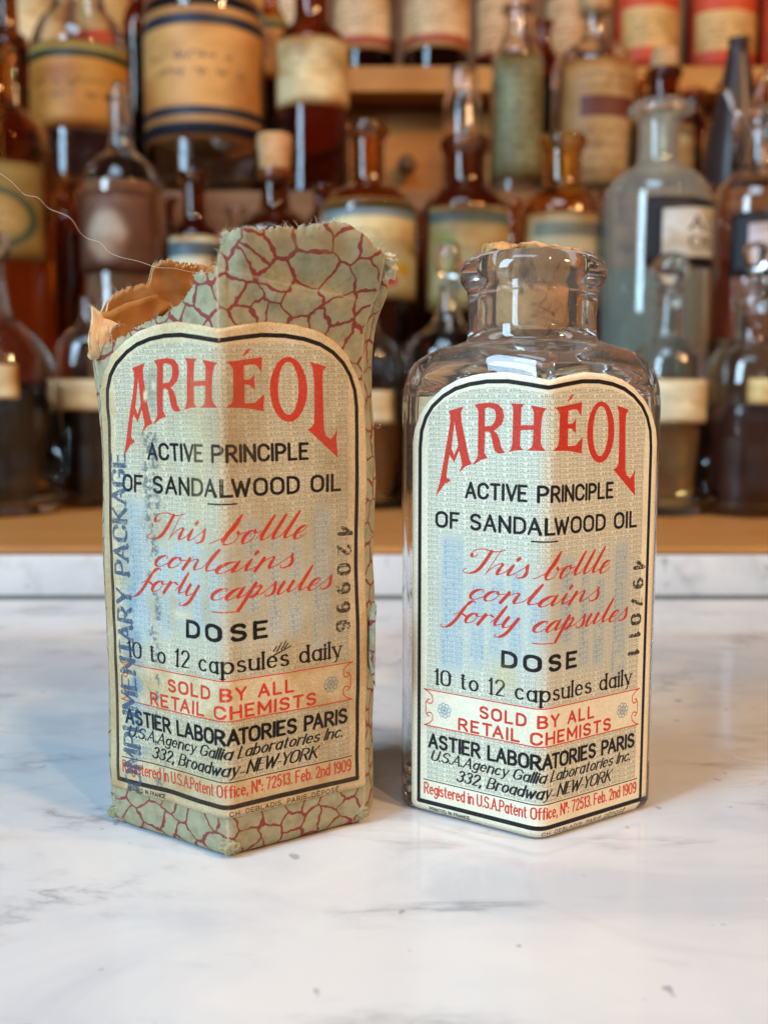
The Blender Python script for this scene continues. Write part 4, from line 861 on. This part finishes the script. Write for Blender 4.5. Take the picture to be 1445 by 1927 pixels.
for i in range(NU):
    u=-HP+psec.L*i/NU; t=ptop(u)
    zs=np.r_[0,.3,.8,1.6,3,np.linspace(5,t,NV-4)]
    for z in zs: vs.append(ppos(u,float(z))); uv.append((u,float(z)))
R_=len(zs)
for i in range(NU-1):
    for j in range(R_-1): fs.append((i*R_+j,(i+1)*R_+j,(i+1)*R_+j+1,i*R_+j+1))
i=NU-1
for j in range(R_-1): fs.append((i*R_+j,j,j+1,i*R_+j+1))
o=obj('veined_wrapper',vs,fs,M_vein,None,True,uv); o.data.materials.append(M_card); o.data.materials.append(M_torn)
md=o.modifiers.new('card','SOLIDIFY'); md.thickness=.00022; md.offset=-1; md.material_offset=1; md.material_offset_rim=2
hang(o,pk)
NU2=520; vs=[];fs=[]
def ptop2(u): return ptop(u)-.35-.9*max(0,nz1(u*.5,13))+.55*max(0,nz1(u*.9,17))+.2*nz1(u*5,3)
zf=[0,.02,.15,.3,.45,.6,.7,.78]+list(np.linspace(.82,1,26))
for i in range(NU2):
    u=-HP+psec.L*i/NU2; t=ptop2(u)
    for q in zf: vs.append(ppos(u,.8+(t-.8)*q,-.42))
R2=len(zf)
for i in range(NU2):
    for j in range(R2-1): a=i*R2+j; b=((i+1)%NU2)*R2+j; fs.append((a,b,b+1,a+1))
o=obj('card_liner',vs,fs,M_card,None,True); o.data.materials.append(M_palec); md=o.modifiers.new('card','SOLIDIFY'); md.thickness=.00042; md.offset=-1; md.material_offset_rim=1; hang(o,pk)
bt=[ppos(-HP+psec.L*k/120,.05,-.3) for k in range(120)]
hang(obj('base_panel',bt+[v+Vector((0,0,.0006)) for v in bt],[tuple(range(120))[::-1],tuple(range(120,240))]+[(k,(k+1)%120,120+(k+1)%120,120+k) for k in range(120)],M_vein,None,False,[(v.x*1000,v.y*1000) for v in bt]*2),pk)
M_labP=printed('package_label_print',compose((.86,.79,.64),21,1.,'420996',True),.7,.5,1300,.12,5.)
def lz(v): return 6.8+1.007*v
#
def botP(u): return .15+.12*nz1(u*1.5,3)
surf_sheet('paper_label',lambda u,v:ppos(u,lz(v),.14+ (.25*max(0,nz1(v*.12,7))*sm(25.6,27,abs(u)))),-27.0,27.0,botP,lambda u:otop(u)+.55*(abs(u)<24)+.08*nz1(u*2,8),M_labP,pk,150,110,.00014)
# pale torn card layer folded at the left corner
def poly3(name,pts,Yf,mat,parent,th=.0004,sub=3,warp=.0006,seed=1.):
    P=[at(x,y,Yf(x,y)) for x,y in pts]
    bm=bmesh.new(); f=bm.faces.new([bm.verts.new(p) for p in P]); bmesh.ops.triangulate(bm,faces=[f])
    bmesh.ops.subdivide_edges(bm,edges=list(bm.edges),cuts=4,use_grid_fill=True)
    for v in bm.verts:
        n_=noise.noise(v.co*300+Vector((seed,0,0))); v.co.y+=n_*warp
    me=bpy.data.meshes.new(name); bm.to_mesh(me); bm.free(); me.materials.append(mat); o=bpy.data.objects.new(name,me); C.objects.link(o)
    me.polygons.foreach_set('use_smooth',[True]*len(me.polygons)); uvl=me.uv_layers.new(name='UVMap')
    for l in me.loops: uvl.data[l.index].uv=(me.vertices[l.vertex_index].co.x*1000,me.vertices[l.vertex_index].co.z*1000)
    s=o.modifiers.new('th','SOLIDIFY'); s.thickness=th; hang(o,parent); return o
M_pale=cardmat('pale_torn_card',(.66,.46,.25),(.78,.60,.37),.8)
poly3('pale_flap',[(171,577),(178,582),(186,588),(194,600),(206,604),(222,612),(212,618),(209,632),(203,638),(205,650),(192,655),(186,672),(168,676),(169,640),(173,600)],lambda x,y:.1745+.00006*(x-170),M_pale,pk,.0005,warp=.0012)
poly3('brown_flap',[(188,590),(205,588),(235,572),(270,562),(300,552),(325,546),(334,550),(338,560),(330,572),(300,596),(262,620),(225,650),(200,670),(186,668),(200,640)],lambda x,y:.1815+.00007*(x-188)-.00002*(y-600),M_card,pk,.0006,warp=.0015,seed=4)
# peeled strip of paper on the right corner
poly3('peeled_strip',[(703,1128),(709,1140),(706,1180),(705,1230),(706,1292),(700,1275),(690,1245),(682,1215),(684,1190),(694,1160)],lambda x,y:.1755+.0001*(705-x),M_vein,pk,.0001,warp=.0003,seed=2)
# paper fibres along the torn edge
def fibres(name,items,mat,parent):
    vs=[];fs=[]
    for p,d,l,r in items:
        d=Vector(d).normalized(); c=Vector((random.uniform(-1,1),random.uniform(-1,1),random.uniform(-.6,1))).normalized()
        prev=None; q=Vector(p)
        for k in range(5):
            t=k/4; pos=q+d*l*t+c*l*.55*t*t; rr=r*(1-.75*t); b=len(vs)
            a=d.orthogonal().normalized(); b2=d.cross(a)
            for m_ in range(3): an=2*PI*m_/3; vs.append(pos+a*rr*math.cos(an)+b2*rr*math.sin(an))
            if prev is not None:
                for m_ in range(3): fs.append((prev+m_,prev+(m_+1)%3,b+(m_+1)%3,b+m_))
            prev=b
    o=obj(name,vs,fs,mat,None,False); o['kind']='stuff'; hang(o,parent); return o
M_fib=NT('paper_fibre'); M_fib.base((.80,.72,.52)); M_fib.set(Roughness=.8); M_fib=M_fib.m
it=[]
for k in range(1500):
    u=random.uniform(-58,36) if k<600 else random.choice((random.uniform(-5,34),random.uniform(-.5,3),random.uniform(-30,-26),random.uniform(24,33))); t=ptop(u)-random.uniform(-.05,.35)
    it.append((ppos(u,t,random.uniform(-.5,.12)),(random.uniform(-1,1),random.uniform(-1.,.3),random.uniform(-.1,1.1)),random.choice((.35,.5,.7,1.1))*MM*random.uniform(.6,1.2),random.uniform(.014,.034)*MM))
for k in range(420):  # frayed corners at the foot
    u=random.choice((random.gauss(0,1.0),random.gauss(26.5,1.2),random.gauss(-26.5,1.2))); z=abs(random.gauss(.6,1.4)) 
    it.append((ppos(u,min(z,5),.02),(random.uniform(-1,1),-1,random.uniform(-.5,.8)),random.uniform(.3,.8)*MM,random.uniform(.016,.035)*MM))
for px0,py0 in [(172,578),(178,583),(186,590),(215,612),(222,612),(209,632),(205,650),(192,655),(212,620)]:
    for k in range(14): it.append((at(px0+random.uniform(-4,4),py0+random.uniform(-4,4),.1745),(random.uniform(-1,1),-.5,random.uniform(-.6,1)),random.uniform(.4,1.1)*MM,.022*MM))
fibres('torn_fibres',it,M_fib,pk)
# crumpled paper wads: top right tip and foot corners
def wad(name,c,r,mat,seed,parent):
    bm=bmesh.new(); bmesh.ops.create_icosphere(bm,subdivisions=4,radius=1)
    for v in bm.verts:
        d=1+.55*noise.noise(v.co*2.2+Vector((seed,0,0)))+.25*noise.noise(v.co*6+Vector((0,seed,0)))
        v.co=Vector((v.co.x*r[0]*d,v.co.y*r[1]*d,v.co.z*r[2]*d))+Vector(c)
    me=bpy.data.meshes.new(name); bm.to_mesh(me); bm.free(); me.materials.append(mat); o=bpy.data.objects.new(name,me); C.objects.link(o); me.polygons.foreach_set('use_smooth',[True]*len(me.polygons)); hang(o,parent); return o
M_tuft=cardmat('scuffed_paper',(.22,.20,.10),(.42,.38,.22),1.)
wad('crumpled_tip',ppos(29.6,98.9,.3),(.0014,.0012,.0019),M_torn,1.,pk); wad('crumpled_tip',ppos(28.4,100.2,.2),(.0013,.0010,.0009),M_torn,5.,pk)
wad('frayed_corner',ppos(.2,1.9,-.2),(.0016,.0006,.0013),M_tuft,8.,pk); wad('frayed_corner',ppos(25.9,2.2,-.2),(.0016,.0005,.0010),M_tuft,11.,pk); wad('frayed_corner',ppos(-27.5,1.6,-.3),(.0016,.0008,.0011),M_tuft,14.,pk)
lint=[]
for k in range(90):
    u=random.uniform(-40,40); z=random.choice((random.uniform(82,86),random.uniform(60,88))); lint.append((bpos(u,z,.02)+Vector((0,0,.0003)),(random.uniform(-1,1),-.3,random.uniform(-1,1)),random.uniform(.2,.9)*MM,.012*MM))
for k in range(60):
    a=random.uniform(0,2*PI); lint.append((Vector((BC.x+math.cos(a)*.0120,BC.y+math.sin(a)*.0120,random.uniform(.0885,.1025))),(random.uniform(-1,1),-.3,random.uniform(-1,1)),random.uniform(.3,1.2)*MM,.013*MM))
for k in range(40):
    a=random.uniform(0,2*PI); lint.append((Vector((BC.x+math.cos(a)*.0085,BC.y+math.sin(a)*.0085,.1038)),(random.uniform(-1,1),-.3,random.uniform(0,1)),random.uniform(.3,1.)*MM,.016*MM))
fibres('dust_fibres',lint,M_fib,mb)
# fine thread drifting off the torn edge
tp=[(-6,322),(20,340),(42,362),(52,368),(72,372),(92,392),(112,400),(135,412),(150,436),(166,449),(188,456),(205,474),(228,484),(262,492),(296,503),(330,505),(362,512),(398,512)]
pts=[at(x,y,.176+.00001*abs(330-x)) for x,y in tp]
from mathutils.geometry import interpolate_bezier
sp=resample([(p.x+1,p.z+1) for p in pts],5); sy=np.interp(np.linspace(0,1,len(sp)),np.linspace(0,1,len(pts)),[p.y for p in pts])
M_thr=NT('pale_thread'); M_thr.base((.78,.66,.56)); M_thr.set(Roughness=.5); M_thr=M_thr.m
th=tube('thread',[(a-1,y_,b-1) for (a,b),y_ in zip(sp,sy)],.000026,M_thr,n=5); th['label']='fine pale loose thread trailing left from the torn package top'; th['category']='thread'
